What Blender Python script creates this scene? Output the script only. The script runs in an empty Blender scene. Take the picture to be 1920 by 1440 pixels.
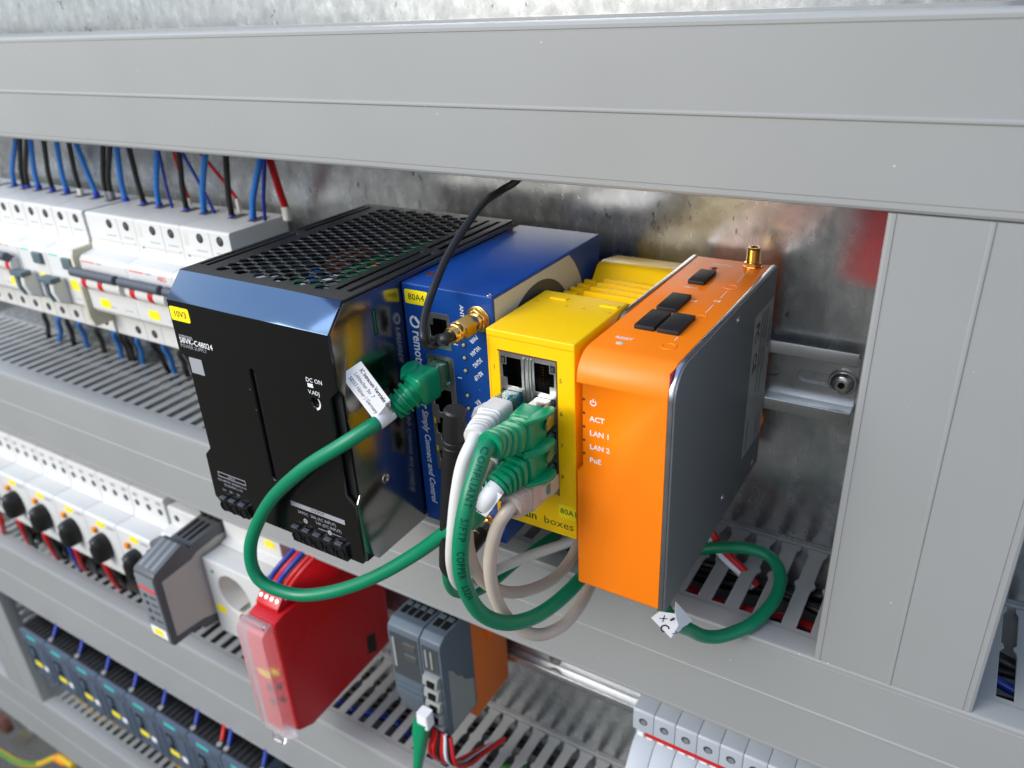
import bpy, bmesh, math, random
from mathutils import Vector, Matrix
random.seed(7)
SC = bpy.context.scene
COL = SC.collection
S = 0.001          # everything below is written in millimetres: x right, d out of the panel, z up
R = math.radians

def W(x, d, z): return Vector((x, -d, z))

# ------------------------------------------------------------------ camera
cam = bpy.data.cameras.new('camera')
cam.sensor_width = 36.0
cam.lens = 1477.68 * 36 / 1920
cam.clip_start = 0.01
cam.clip_end = 50
co = bpy.data.objects.new('camera', cam); COL.objects.link(co)
fw = Vector((-0.48434136, 0.75372208, -0.44420318))
rt = Vector((0.85245547, 0.52078885, -0.04581099))
up = Vector((-0.1968073, 0.40085159, 0.89475409))
M = Matrix.Identity(4)
for i in range(3):
    M[i][0] = rt[i]; M[i][1] = up[i]; M[i][2] = -fw[i]
M.translation = Vector((189.875, -348.737, 164.998)) * S
co.matrix_world = M
cam.dof.use_dof = True
cam.dof.focus_distance = 0.304
cam.dof.aperture_fstop = 12.0
SC.camera = co
CAM = Vector((189.875, -348.737, 164.998))
def bC(px, py, z):
    d = fw * 1477.68 + rt * (px - 960) + up * (720 - py)
    p = CAM + d * (z / 1477.68)
    return Vector((p.x, p.y, p.z))

def bD(px, py, D):
    d = fw * 1477.68 + rt * (px - 960) + up * (720 - py)
    k = (-D - CAM.y) / d.y
    return CAM + d * k

# ------------------------------------------------------------------ light
world = bpy.data.worlds.new('World'); SC.world = world; world.use_nodes = True
nt = world.node_tree; bg = nt.nodes['Background']
tc = nt.nodes.new('ShaderNodeTexCoord'); sx = nt.nodes.new('ShaderNodeSeparateXYZ')
rp = nt.nodes.new('ShaderNodeValToRGB'); mp = nt.nodes.new('ShaderNodeMath'); mp.operation = 'MULTIPLY_ADD'
mp.inputs[1].default_value = 0.5; mp.inputs[2].default_value = 0.5
nt.links.new(tc.outputs['Generated'], sx.inputs[0]); nt.links.new(sx.outputs[2], mp.inputs[0])
nt.links.new(mp.outputs[0], rp.inputs[0]); nt.links.new(rp.outputs[0], bg.inputs[0])
cr = rp.color_ramp
cr.elements[0].position = 0.28; cr.elements[0].color = (0.12, 0.118, 0.115, 1)
cr.elements[1].position = 0.44; cr.elements[1].color = (0.20, 0.20, 0.205, 1)
for ps_, c_ in ((0.51, (0.92, 0.98, 1.0)), (0.56, (0.74, 0.82, 0.90)), (0.70, (0.52, 0.62, 0.78)), (0.84, (0.30, 0.45, 0.80))):
    e = cr.elements.new(ps_); e.color = (*c_, 1)
bg.inputs[1].default_value = 0.96

def area(name, loc, target, w, h, power, col):
    l = bpy.data.lights.new(name, 'AREA'); l.shape = 'RECTANGLE'; l.size = w; l.size_y = h
    l.energy = power; l.color = col
    o = bpy.data.objects.new(name, l); COL.objects.link(o)
    o.location = loc
    o.rotation_euler = (Vector(target) - Vector(loc)).to_track_quat('-Z', 'Y').to_euler()
    return o
area('window_light', (-0.85, -1.55, 0.74), (-0.12, 0, 0.0), 0.9, 0.7, 24, (1.0, 0.93, 0.83))
area('sky_window', (-2.0, -1.0, 1.6), (-0.1, 0, 0), 2.4, 1.7, 20, (0.68, 0.83, 1.0))
area('roof_light', (-0.6, -2.0, 2.3), (-0.1, 0, 0), 1.8, 1.2, 24, (0.95, 0.97, 1.0))
SC.view_settings.view_transform = 'Standard'
SC.view_settings.look = 'None'
SC.view_settings.exposure = 0.3
SC.view_settings.gamma = 1.0
SC.cycles.max_bounces = 10
SC.cycles.transparent_max_bounces = 12

# ------------------------------------------------------------------ materials
def lin(r, g, b):
    f = lambda c: (c / 255 / 12.92) if c / 255 <= .04045 else ((c / 255 + .055) / 1.055) ** 2.4
    return (f(r), f(g), f(b), 1.0)

def mat(name, rgb, rough=.45, metal=0., var=.04, vscale=120., bump=.0, bscale=900., spec=.5, dust=0., trans=0., ior=1.45,
        rvar=.08, coat=0., alpha=1., aniso=0.):
    m = bpy.data.materials.new(name); m.use_nodes = True
    n = m.node_tree; p = n.nodes['Principled BSDF']; L = n.links.new
    c = lin(*rgb) if max(rgb) > 1.5 else (*rgb, 1)
    t = n.nodes.new('ShaderNodeTexCoord')
    no = n.nodes.new('ShaderNodeTexNoise'); no.inputs['Scale'].default_value = vscale; no.inputs['Detail'].default_value = 5
    L(t.outputs['Object'], no.inputs['Vector'])
    mx = n.nodes.new('ShaderNodeMix'); mx.data_type = 'RGBA'
    mx.inputs[6].default_value = tuple(max(0, v * (1 - var)) for v in c[:3]) + (1,)
    mx.inputs[7].default_value = tuple(min(1, v * (1 + var)) for v in c[:3]) + (1,)
    L(no.outputs['Fac'], mx.inputs[0])
    out = mx.outputs[2]
    if dust:
        vo = n.nodes.new('ShaderNodeTexVoronoi'); vo.inputs['Scale'].default_value = 150
        L(t.outputs['Object'], vo.inputs['Vector'])
        lt = n.nodes.new('ShaderNodeMath'); lt.operation = 'LESS_THAN'; lt.inputs[1].default_value = .042
        L(vo.outputs['Distance'], lt.inputs[0])
        n2 = n.nodes.new('ShaderNodeTexNoise'); n2.inputs['Scale'].default_value = 31
        L(t.outputs['Object'], n2.inputs['Vector'])
        gt = n.nodes.new('ShaderNodeMath'); gt.operation = 'GREATER_THAN'; gt.inputs[1].default_value = .53
        L(n2.outputs['Fac'], gt.inputs[0])
        mu = n.nodes.new('ShaderNodeMath'); mu.operation = 'MULTIPLY'; L(lt.outputs[0], mu.inputs[0]); L(gt.outputs[0], mu.inputs[1])
        mu2 = n.nodes.new('ShaderNodeMath'); mu2.operation = 'MULTIPLY'; L(mu.outputs[0], mu2.inputs[0]); mu2.inputs[1].default_value = dust
        m3 = n.nodes.new('ShaderNodeMix'); m3.data_type = 'RGBA'
        L(mu2.outputs[0], m3.inputs[0]); L(out, m3.inputs[6]); m3.inputs[7].default_value = (.62, .62, .60, 1)
        out = m3.outputs[2]
    L(out, p.inputs['Base Color'])
    p.inputs['Metallic'].default_value = metal
    mr = n.nodes.new('ShaderNodeMapRange'); mr.inputs[3].default_value = max(.02, rough - rvar); mr.inputs[4].default_value = min(1, rough + rvar)
    L(no.outputs['Fac'], mr.inputs[0]); L(mr.outputs[0], p.inputs['Roughness'])
    p.inputs['Specular IOR Level'].default_value = spec
    p.inputs['IOR'].default_value = ior
    if trans: p.inputs['Transmission Weight'].default_value = trans
    if coat: p.inputs['Coat Weight'].default_value = coat; p.inputs['Coat Roughness'].default_value = .12
    if alpha < 1: p.inputs['Alpha'].default_value = alpha
    if aniso: p.inputs['Anisotropic'].default_value = aniso
    if bump:
        b = n.nodes.new('ShaderNodeTexNoise'); b.inputs['Scale'].default_value = bscale; b.inputs['Detail'].default_value = 3
        L(t.outputs['Object'], b.inputs['Vector'])
        bm_ = n.nodes.new('ShaderNodeBump'); bm_.inputs['Strength'].default_value = bump; bm_.inputs['Distance'].default_value = .0002
        L(b.outputs['Fac'], bm_.inputs['Height']); L(bm_.outputs[0], p.inputs['Normal'])
    return m

def galvanised():
    m = bpy.data.materials.new('galvanised_sheet'); m.use_nodes = True
    n = m.node_tree; p = n.nodes['Principled BSDF']; L = n.links.new
    t = n.nodes.new('ShaderNodeTexCoord')
    mapn = n.nodes.new('ShaderNodeMapping'); mapn.inputs['Scale'].default_value = (1, 1, .5); L(t.outputs['Object'], mapn.inputs[0])
    a = n.nodes.new('ShaderNodeTexNoise'); a.inputs['Scale'].default_value = 120; a.inputs['Detail'].default_value = 8; a.inputs['Roughness'].default_value = .65
    L(mapn.outputs[0], a.inputs['Vector'])
    r1 = n.nodes.new('ShaderNodeValToRGB'); r1.color_ramp.elements[0].position = .3; r1.color_ramp.elements[0].color = (.45, .46, .46, 1)
    r1.color_ramp.elements[1].position = .7; r1.color_ramp.elements[1].color = (.64, .66, .66, 1); L(a.outputs['Fac'], r1.inputs[0])
    # small dark scuffs
    s = n.nodes.new('ShaderNodeTexNoise'); s.inputs['Scale'].default_value = 330; s.inputs['Detail'].default_value = 3; L(mapn.outputs[0], s.inputs['Vector'])
    s2 = n.nodes.new('ShaderNodeTexNoise'); s2.inputs['Scale'].default_value = 40; L(t.outputs['Object'], s2.inputs['Vector'])
    mm = n.nodes.new('ShaderNodeMath'); mm.operation = 'MULTIPLY'; L(s.outputs['Fac'], mm.inputs[0]); L(s2.outputs['Fac'], mm.inputs[1])
    r2 = n.nodes.new('ShaderNodeValToRGB'); r2.color_ramp.elements[0].position = .375; r2.color_ramp.elements[0].color = (1, 1, 1, 1)
    r2.color_ramp.elements[1].position = .42; r2.color_ramp.elements[1].color = (.35, .35, .36, 1); L(mm.outputs[0], r2.inputs[0])
    vo = n.nodes.new('ShaderNodeTexVoronoi'); vo.inputs['Scale'].default_value = 210; L(t.outputs['Object'], vo.inputs['Vector'])
    vb = n.nodes.new('ShaderNodeSeparateColor'); L(vo.outputs['Color'], vb.inputs[0])
    vr = n.nodes.new('ShaderNodeMapRange'); vr.inputs[3].default_value = .88; vr.inputs[4].default_value = 1.04; L(vb.outputs[0], vr.inputs[0])
    ms = n.nodes.new('ShaderNodeMix'); ms.data_type = 'RGBA'; ms.blend_type = 'MULTIPLY'; ms.inputs[0].default_value = 1
    L(r1.outputs[0], ms.inputs[6]); L(vr.outputs[0], ms.inputs[7])
    mu = n.nodes.new('ShaderNodeMix'); mu.data_type = 'RGBA'; mu.blend_type = 'MULTIPLY'; mu.inputs[0].default_value = 1
    L(ms.outputs[2], mu.inputs[6]); L(r2.outputs[0], mu.inputs[7]); L(mu.outputs[2], p.inputs['Base Color'])
    p.inputs['Metallic'].default_value = .92
    mr = n.nodes.new('ShaderNodeMapRange'); mr.inputs[3].default_value = .18; mr.inputs[4].default_value = .34
    L(a.outputs['Fac'], mr.inputs[0]); L(mr.outputs[0], p.inputs['Roughness'])
    b = n.nodes.new('ShaderNodeTexNoise'); b.inputs['Scale'].default_value = 260; b.inputs['Detail'].default_value = 4; L(mapn.outputs[0], b.inputs['Vector'])
    bu = n.nodes.new('ShaderNodeBump'); bu.inputs['Strength'].default_value = .13; bu.inputs['Distance'].default_value = .0006
    L(b.outputs['Fac'], bu.inputs['Height']); L(bu.outputs[0], p.inputs['Normal'])
    return m

MT = dict(
    panel=galvanised(),
    duct=mat('grey_pvc', (148, 149, 147), .44, var=.045, vscale=14, bump=.08, bscale=500, dust=1., rvar=.16),
    steel=mat('zinc_steel', (.56, .57, .57), .30, 1., var=.10, vscale=200, bump=.05, bscale=900, rvar=.07),
    screw=mat('bright_steel', (.55, .54, .52), .25, 1., var=.1),
    white=mat('white_plastic', (206, 206, 203), .40, var=.02),
    white2=mat('off_white_plastic', (205, 203, 196), .45, var=.02),
    beige=mat('beige_plastic', (178, 174, 166), .5, var=.03),
    hole=mat('dark_hole', (26, 25, 24), .8, var=.1, spec=.1),
    black=mat('black_plastic', (21, 21, 22), .30, var=.1, bump=.04, dust=.0),
    gloss=mat('glossy_black_front', (17, 16, 15), .15, var=.05, rvar=.05, dust=.22),
    matt=mat('matt_black_plastic', (24, 24, 25), .55, var=.1, bump=.2, bscale=1500),
    chamfer=mat('black_edge_sky_tint', (.066, .10, .155), .09, .92, var=.03, rvar=.03),  # black strip; the blue of the reflected sky is put into its base colour
    mirror=mat('polished_dark_steel', (.25, .245, .235), .17, 1., var=.10, vscale=60, rvar=.06),
    blue=mat('blue_lacquer', (8, 62, 134), .34, var=.10, vscale=700, bump=.25, bscale=2600, dust=.35),
    cream=mat('cream_sticker', (196, 190, 168), .5, var=.02),
    dkgrey=mat('dark_grey_print', (62, 66, 68), .5, var=.03),
    yellow=mat('yellow_lacquer', (250, 198, 0), .36, var=.02, bump=.05, bscale=1800),
    orange=mat('orange_plastic', (252, 128, 8), .42, var=.03, vscale=40, bump=.10, bscale=2200, rvar=.12),
    shell=mat('graphite_metal', (104, 107, 108), .46, .45, var=.14, vscale=900, bump=.25, bscale=3000),
    trim=mat('silver_edge', (.52, .54, .58), .30, 1., var=.08),
    shield=mat('tin_plate', (.50, .50, .49), .32, 1., var=.1, vscale=300, bump=.1),
    gold=mat('gold_plate', (.83, .52, .17), .19, 1., var=.12, vscale=400),
    green=mat('green_sheath', (2, 120, 82), .36, var=.09, vscale=60, bump=.10, bscale=300, rvar=.14),
    boot=mat('green_boot', (0, 138, 92), .32, var=.04),
    wsheath=mat('white_sheath', (214, 212, 206), .36, var=.03),
    bsheath=mat('beige_sheath', (190, 176, 160), .38, var=.03),
    frost=mat('hazy_clear_plastic', (.95, .88, .88), .32, trans=.80, ior=1.35, var=0),
    clear=mat('clear_plastic', (.92, .94, .93), .08, trans=.95, ior=1.5, var=0),
    cyanclear=mat('cyan_clear_plastic', (.25, .75, .85), .10, trans=.85, ior=1.5, var=0),
    greenclear=mat('green_clear_plastic', (.30, .70, .50), .12, trans=.85, ior=1.5, var=0),
    label=mat('white_label', (236, 234, 234), .45, var=.01),
    ylabel=mat('yellow_label', (248, 226, 22), .4, var=.02),
    print_w=mat('white_print', (225, 226, 226), .5, var=.02),
    print_g=mat('grey_print', (150, 150, 156), .5, var=.02),
    print_k=mat('black_print', (22, 22, 24), .5, var=.05),
    print_y=mat('green_print', (40, 92, 30), .5, var=.05),
    print_dg=mat('dark_green_print', (2, 40, 28), .5, var=.05),
    blink=mat('steel_blue_wire', (30, 110, 190), .38, var=.04),
    dblue=mat('dark_blue_wire', (24, 50, 140), .38, var=.04),
    ferr=mat('blue_ferrule', (22, 50, 170), .38, var=.03),
    redw=mat('red_wire', (190, 20, 24), .38, var=.04),
    blackw=mat('black_wire', (24, 23, 22), .42, var=.08),
    whitew=mat('white_wire', (210, 208, 214), .42, var=.04),
    yelloww=mat('yellow_wire', (222, 180, 30), .42, var=.04),
    greenw=mat('green_stripe', (60, 140, 50), .42, var=.04),
    red=mat('red_plastic', (186, 12, 22), .36, var=.03),
    redpr=mat('red_print', (220, 60, 60), .5, var=.03),
    cyan=mat('cyan_mark', (60, 190, 180), .5, var=.02),
    slate=mat('slate_plastic', (76, 88, 103), .42, var=.04),
    relay=mat('relay_grey', (86, 88, 90), .42, var=.04),
    relayf=mat('relay_front_grey', (120, 124, 128), .42, var=.04),
    plc=mat('module_grey', (86, 97, 106), .42, var=.04),
    plcl=mat('module_light_grey', (140, 142, 138), .42, var=.04),
    tb=mat('terminal_grey', (172, 178, 184), .40, var=.02),
    tbd=mat('terminal_shadow_grey', (150, 160, 170), .40, var=.02),
    orange2=mat('orange_base', (214, 104, 20), .45, var=.03),
    lever=mat('lever_grey', (74, 78, 86), .40, var=.03),
    test=mat('button_grey', (84, 100, 106), .4, var=.03),
    pcb=mat('circuit_board', (8, 118, 62), .4, var=.25, vscale=200),
    copper=mat('copper_winding', (120, 60, 40), .4, var=.2, vscale=300),
    brown=mat('brown_stud', (96, 58, 48), .4, .3, var=.1),
    led=mat('led_lens', (150, 155, 140), .15, var=.02),
    amber=mat('amber_clip', (230, 140, 20), .4, var=.02),
)

# ------------------------------------------------------------------ geometry helpers
class MB:
    def __init__(s): s.bm = bmesh.new()
    def poly(s, pts, closed=True):
        return [s.bm.verts.new(p) for p in pts]
    def box(s, x0, x1, d0, d1, z0, z1):
        v = [s.bm.verts.new(W(x, d, z)) for x in (x0, x1) for d in (d0, d1) for z in (z0, z1)]
        for f in ((0, 1, 3, 2), (4, 6, 7, 5), (0, 4, 5, 1), (2, 3, 7, 6), (0, 2, 6, 4), (1, 5, 7, 3)):
            s.bm.faces.new([v[i] for i in f])
        return s
    def prism(s, axis, pts, a0, a1):
        # axis 'x': pts (d,z); 'd': pts (x,z); 'z': pts (x,d)
        def q(p, a):
            return W(a, p[0], p[1]) if axis == 'x' else W(p[0], a, p[1]) if axis == 'd' else W(p[0], p[1], a)
        A = [s.bm.verts.new(q(p, a0)) for p in pts]; B = [s.bm.verts.new(q(p, a1)) for p in pts]
        n = len(pts)
        s.bm.faces.new(A); s.bm.faces.new(B[::-1])
        for i in range(n): s.bm.faces.new((A[i], B[i], B[(i + 1) % n], A[(i + 1) % n]))
        return s
    def ring(s, c, ax, e1, r, n=20, squash=1.):
        ax = ax.normalized(); e1 = (e1 - ax * e1.dot(ax)).normalized(); e2 = ax.cross(e1)
        return [s.bm.verts.new(c + e1 * (r * math.cos(2 * math.pi * i / n)) + e2 * (r * squash * math.sin(2 * math.pi * i / n))) for i in range(n)]
    def lathe(s, p0, ax, prof, n=20, cap=True):
        # prof: list of (distance along the axis, radius)
        ax = ax.normalized(); e = Vector((0, 0, 1)) if abs(ax.z) < .8 else Vector((1, 0, 0))
        rings = [s.ring(p0 + ax * a, ax, e, max(r, .01), n) for a, r in prof]
        for a, b in zip(rings, rings[1:]):
            for i in range(n): s.bm.faces.new((a[i], a[(i + 1) % n], b[(i + 1) % n], b[i]))
        if cap: s.bm.faces.new(rings[0][::-1]); s.bm.faces.new(rings[-1])
        return s
    def cyl(s, p0, p1, r, n=16): return s.lathe(p0, p1 - p0, [(0, r), ((p1 - p0).length, r)], n)
    def tube(s, pts, r, n=14, ref=Vector((0, -.6, .8))):
        fr = frames(pts, ref); rings = []
        for c, t, a, b in fr:
            rings.append([s.bm.verts.new(c + a * (r * math.cos(2 * math.pi * i / n)) + b * (r * math.sin(2 * math.pi * i / n))) for i in range(n)])
        for A, B in zip(rings, rings[1:]):
            for i in range(n): s.bm.faces.new((A[i], A[(i + 1) % n], B[(i + 1) % n], B[i]))
        s.bm.faces.new(rings[0][::-1]); s.bm.faces.new(rings[-1])
        return s
    def loft(s, secs, n=24):
        # secs: (centre, e1, e2, half1, half2, exponent)
        rings = []
        for c, e1, e2, h1, h2, ex in secs:
            rg = []
            for i in range(n):
                t = 2 * math.pi * (i + .5) / n; cs, sn = math.cos(t), math.sin(t)
                rg.append(s.bm.verts.new(c + e1 * (h1 * math.copysign(abs(cs) ** (2 / ex), cs)) + e2 * (h2 * math.copysign(abs(sn) ** (2 / ex), sn))))
            rings.append(rg)
        for A, B in zip(rings, rings[1:]):
            for i in range(n): s.bm.faces.new((A[i], A[(i + 1) % n], B[(i + 1) % n], B[i]))
        s.bm.faces.new(rings[0][::-1]); s.bm.faces.new(rings[-1])
        return s
    def bevel(s, w, seg=2, ang=30):
        bmesh.ops.recalc_face_normals(s.bm, faces=s.bm.faces)
        ed = [e for e in s.bm.edges if len(e.link_faces) == 2 and e.calc_face_angle(0) > R(ang)]
        bmesh.ops.bevel(s.bm, geom=ed, offset=w, segments=seg, profile=.6, affect='EDGES', clamp_overlap=True)
        return s
    def mesh(s, name, origin=Vector((0, 0, 0)), smooth=True, ang=40):
        bmesh.ops.recalc_face_normals(s.bm, faces=s.bm.faces)
        bmesh.ops.translate(s.bm, verts=s.bm.verts, vec=-origin)
        bmesh.ops.scale(s.bm, verts=s.bm.verts, vec=(S, S, S))
        me = bpy.data.meshes.new(name)
        if smooth:
            for f in s.bm.faces: f.smooth = True
            for e in s.bm.edges:
                if len(e.link_faces) == 2 and e.calc_face_angle(0) > R(ang): e.smooth = False
        s.bm.to_mesh(me); s.bm.free()
        return me

def catmull(pts, k=8):
    P = [pts[0] * 2 - pts[1]] + list(pts) + [pts[-1] * 2 - pts[-2]]
    out = []
    for i in range(1, len(P) - 2):
        p0, p1, p2, p3 = P[i - 1:i + 3]
        for j in range(k):
            t = j / k
            out.append(.5 * ((2 * p1) + (p2 - p0) * t + (2 * p0 - 5 * p1 + 4 * p2 - p3) * t * t + (3 * p1 - p0 - 3 * p2 + p3) * t ** 3))
    out.append(P[-2]); return out
def frames(pts, ref):
    out = []; a = None
    for i, c in enumerate(pts):
        t = (pts[min(i + 1, len(pts) - 1)] - pts[max(i - 1, 0)]).normalized()
        if a is None: a = ref - t * ref.dot(t)
        else: a = a - t * a.dot(t)
        a.normalize(); out.append((c, t, a.copy(), t.cross(a)))
    return out

def origin_of(p):
    while p is not None and p.parent is not None: p = p.parent
    return (p.location / S) if p is not None else Vector((0, 0, 0))
def link(name, me, material, parent=None, loc=None):
    o = bpy.data.objects.new(name, me); COL.objects.link(o)
    if material is not None and not me.materials: me.materials.append(material)
    if parent is not None: o.parent = parent
    if loc is not None: o.location = loc * S
    return o
def part(name, mb, m, parent, bev=0., seg=2, ang=40, bang=30):
    if bev: mb.bevel(bev, seg, bang)
    return link(name, mb.mesh(name, origin_of(parent), ang=ang), MT[m], parent)
def thing(name, loc, label, cat, group=None):
    o = bpy.data.objects.new(name, None); COL.objects.link(o); o.empty_display_size = .01
    o.location = loc * S; o['label'] = label; o['category'] = cat
    if group: o['group'] = group
    return o
def single(name, mb, m, label, cat, group=None, bev=0., seg=2, origin=None):
    if bev: mb.bevel(bev, seg)
    og = origin if origin is not None else Vector((0, 0, 0))
    o = link(name, mb.mesh(name, og), MT[m]); o.location = og * S
    o['label'] = label; o['category'] = cat
    if group: o['group'] = group
    return o
def copy_tree(o, parent=None):
    c = o.copy(); COL.objects.link(c)
    if parent is not None: c.parent = parent
    for ch in o.children: copy_tree(ch, c)
    return c
def clone(root, loc, label):
    c = copy_tree(root); c.location = loc * S; c['label'] = label
    return c

XV, ZV, DV = Vector((1, 0, 0)), Vector((0, 0, 1)), Vector((0, -1, 0))
def text_mesh(body, size, ext=.03, align='LEFT', bold=0., spacing=1., shear=0., wx=1.):
    cu = bpy.data.curves.new('lettering', 'FONT'); cu.body = body; cu.size = size; cu.extrude = ext
    cu.align_x = align; cu.align_y = 'CENTER'; cu.offset = bold; cu.space_character = spacing; cu.shear = shear
    cu.resolution_u = 2; cu.fill_mode = 'BOTH'
    ob = bpy.data.objects.new('lettering_tmp', cu)
    me = bpy.data.meshes.new_from_object(ob)
    bpy.data.objects.remove(ob); bpy.data.curves.remove(cu)
    if wx != 1:
        for v in me.vertices: v.co.x *= wx
    return me
def text(body, size, at, right, upv, m, parent, align='LEFT', bold=0., spacing=1., shear=0., wx=1., ext=.03, name='lettering'):
    me = text_mesh(body, size, ext, align, bold, spacing, shear, wx)
    og = origin_of(parent); right = right.normalized(); upv = (upv - right * upv.dot(right)).normalized(); nn = right.cross(upv)
    for v in me.vertices:
        v.co = (at + right * v.co.x + upv * v.co.y + nn * v.co.z - og) * S
    me.name = name; me.update()
    return link(name, me, MT[m], parent)
def ftext(body, size, x, d, z, m, parent, **k):      # reads on a face that looks out of the panel
    return text(body, size, W(x, d + .03, z), XV, ZV, m, parent, **k)

def plate(name, outline, holes, thick, place, m, parent, bev=0.):
    # flat sheet with real cut-outs; outline/holes are (u,v) lists; place(u,v,w) -> point, w from 0 to thick
    cu = bpy.data.curves.new(name, 'CURVE'); cu.dimensions = '2D'; cu.fill_mode = 'BOTH'; cu.extrude = thick / 2
    for lst in [outline] + holes:
        sp = cu.splines.new('POLY'); sp.points.add(len(lst) - 1); sp.use_cyclic_u = True
        for q, (a, b) in zip(sp.points, lst): q.co = (a, b, 0, 1)
    ob = bpy.data.objects.new('tmp', cu); me = bpy.data.meshes.new_from_object(ob)
    bpy.data.objects.remove(ob); bpy.data.curves.remove(cu)
    og = origin_of(parent)
    for v in me.vertices: v.co = (place(v.co.x, v.co.y, v.co.z + thick / 2) - og) * S
    bm = bmesh.new(); bm.from_mesh(me); bmesh.ops.remove_doubles(bm, verts=bm.verts, dist=1e-7)
    if bev:
        us = [q[0] for q in outline]; vs = [q[1] for q in outline]
        bx = [(place(min(us), min(vs), 0) - og) * S, (place(max(us), max(vs), thick) - og) * S]
        lo = [min(bx[0][i], bx[1][i]) for i in range(3)]; hi = [max(bx[0][i], bx[1][i]) for i in range(3)]
        def on(v): return sum(abs(v.co[i] - lo[i]) < 1e-6 or abs(v.co[i] - hi[i]) < 1e-6 for i in range(3)) >= 2
        bmesh.ops.recalc_face_normals(bm, faces=bm.faces)
        ed = [e for e in bm.edges if len(e.link_faces) == 2 and e.calc_face_angle(0) > .5 and on(e.verts[0]) and on(e.verts[1])]
        bmesh.ops.bevel(bm, geom=ed, offset=bev * S, segments=3, profile=.6, affect='EDGES', clamp_overlap=True)
    bmesh.ops.recalc_face_normals(bm, faces=bm.faces); bm.to_mesh(me); bm.free()
    me.name = name; me.update()
    return link(name, me, MT[m], parent)
def rect(x0, x1, y0, y1): return [(x0, y0), (x1, y0), (x1, y1), (x0, y1)]
def rrect(x0, x1, y0, y1, r, n=5):
    out = []
    for cx, cy, a0 in ((x1 - r, y0 + r, -90), (x1 - r, y1 - r, 0), (x0 + r, y1 - r, 90), (x0 + r, y0 + r, 180)):
        for i in range(n + 1):
            a = R(a0 + 90 * i / n); out.append((cx + r * math.cos(a), cy + r * math.sin(a)))
    return out
def circ(x, y, r, n=24): return [(x + r * math.cos(2 * math.pi * i / n), y + r * math.sin(2 * math.pi * i / n)) for i in range(n)]
ORD = ['first', 'second', 'third', 'fourth', 'fifth', 'sixth', 'seventh', 'eighth', 'ninth', 'tenth', 'eleventh', 'twelfth', 'thirteenth', 'fourteenth', 'fifteenth', 'sixteenth']

def cut(o, mb):
    c = link('cutter', mb.mesh('cutter', origin_of(o)), None, o.parent)
    md = o.modifiers.new('cut', 'BOOLEAN'); md.object = c; md.operation = 'DIFFERENCE'; md.solver = 'EXACT'
    dg_ = bpy.context.evaluated_depsgraph_get()
    me = bpy.data.meshes.new_from_object(o.evaluated_get(dg_))
    o.modifiers.clear(); old = o.data; o.data = me; me.name = old.name
    bpy.data.objects.remove(c)
    return o
# ================================================================== setting
o = link('mounting_panel', MB().box(-1700, 520, -3, 0, -1500, 430).mesh('mounting_panel'), MT['panel'])
o['kind'] = 'structure'; o['label'] = 'galvanised steel sheet behind all the devices'

# red reflection painted as a thin patch on the sheet, running in behind the upright duct
def red_reflection():
    m = bpy.data.materials.new('painted_red_reflection'); m.use_nodes = True
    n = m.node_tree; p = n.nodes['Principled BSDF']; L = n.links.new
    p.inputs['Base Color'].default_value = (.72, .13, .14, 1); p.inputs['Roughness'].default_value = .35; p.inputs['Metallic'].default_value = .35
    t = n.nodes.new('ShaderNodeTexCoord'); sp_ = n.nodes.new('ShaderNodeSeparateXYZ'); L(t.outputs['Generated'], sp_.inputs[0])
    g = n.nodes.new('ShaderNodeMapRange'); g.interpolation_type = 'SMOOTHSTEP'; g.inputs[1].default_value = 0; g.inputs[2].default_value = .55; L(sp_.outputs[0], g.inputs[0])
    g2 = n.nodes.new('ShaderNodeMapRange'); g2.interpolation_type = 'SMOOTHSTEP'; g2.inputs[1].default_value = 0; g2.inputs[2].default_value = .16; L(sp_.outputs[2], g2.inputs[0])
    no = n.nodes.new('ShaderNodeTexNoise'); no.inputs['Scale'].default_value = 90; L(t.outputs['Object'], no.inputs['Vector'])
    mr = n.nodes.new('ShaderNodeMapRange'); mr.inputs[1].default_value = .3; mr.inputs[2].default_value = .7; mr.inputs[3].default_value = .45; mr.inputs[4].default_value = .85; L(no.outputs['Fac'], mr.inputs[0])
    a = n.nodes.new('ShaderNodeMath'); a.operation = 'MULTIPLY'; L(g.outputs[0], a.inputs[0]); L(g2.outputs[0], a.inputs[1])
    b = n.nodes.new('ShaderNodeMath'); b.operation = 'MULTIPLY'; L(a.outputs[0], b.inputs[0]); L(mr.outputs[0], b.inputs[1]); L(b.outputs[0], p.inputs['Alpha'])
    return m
MT['panel_reflection'] = red_reflection()
single('red_reflection', MB().box(131, 175, .1, .25, 43.5, 100), 'panel_reflection', 'painted red reflection on the steel sheet, running behind the upright duct', 'sticker')  # painted reflection, no real sticker here
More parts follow.
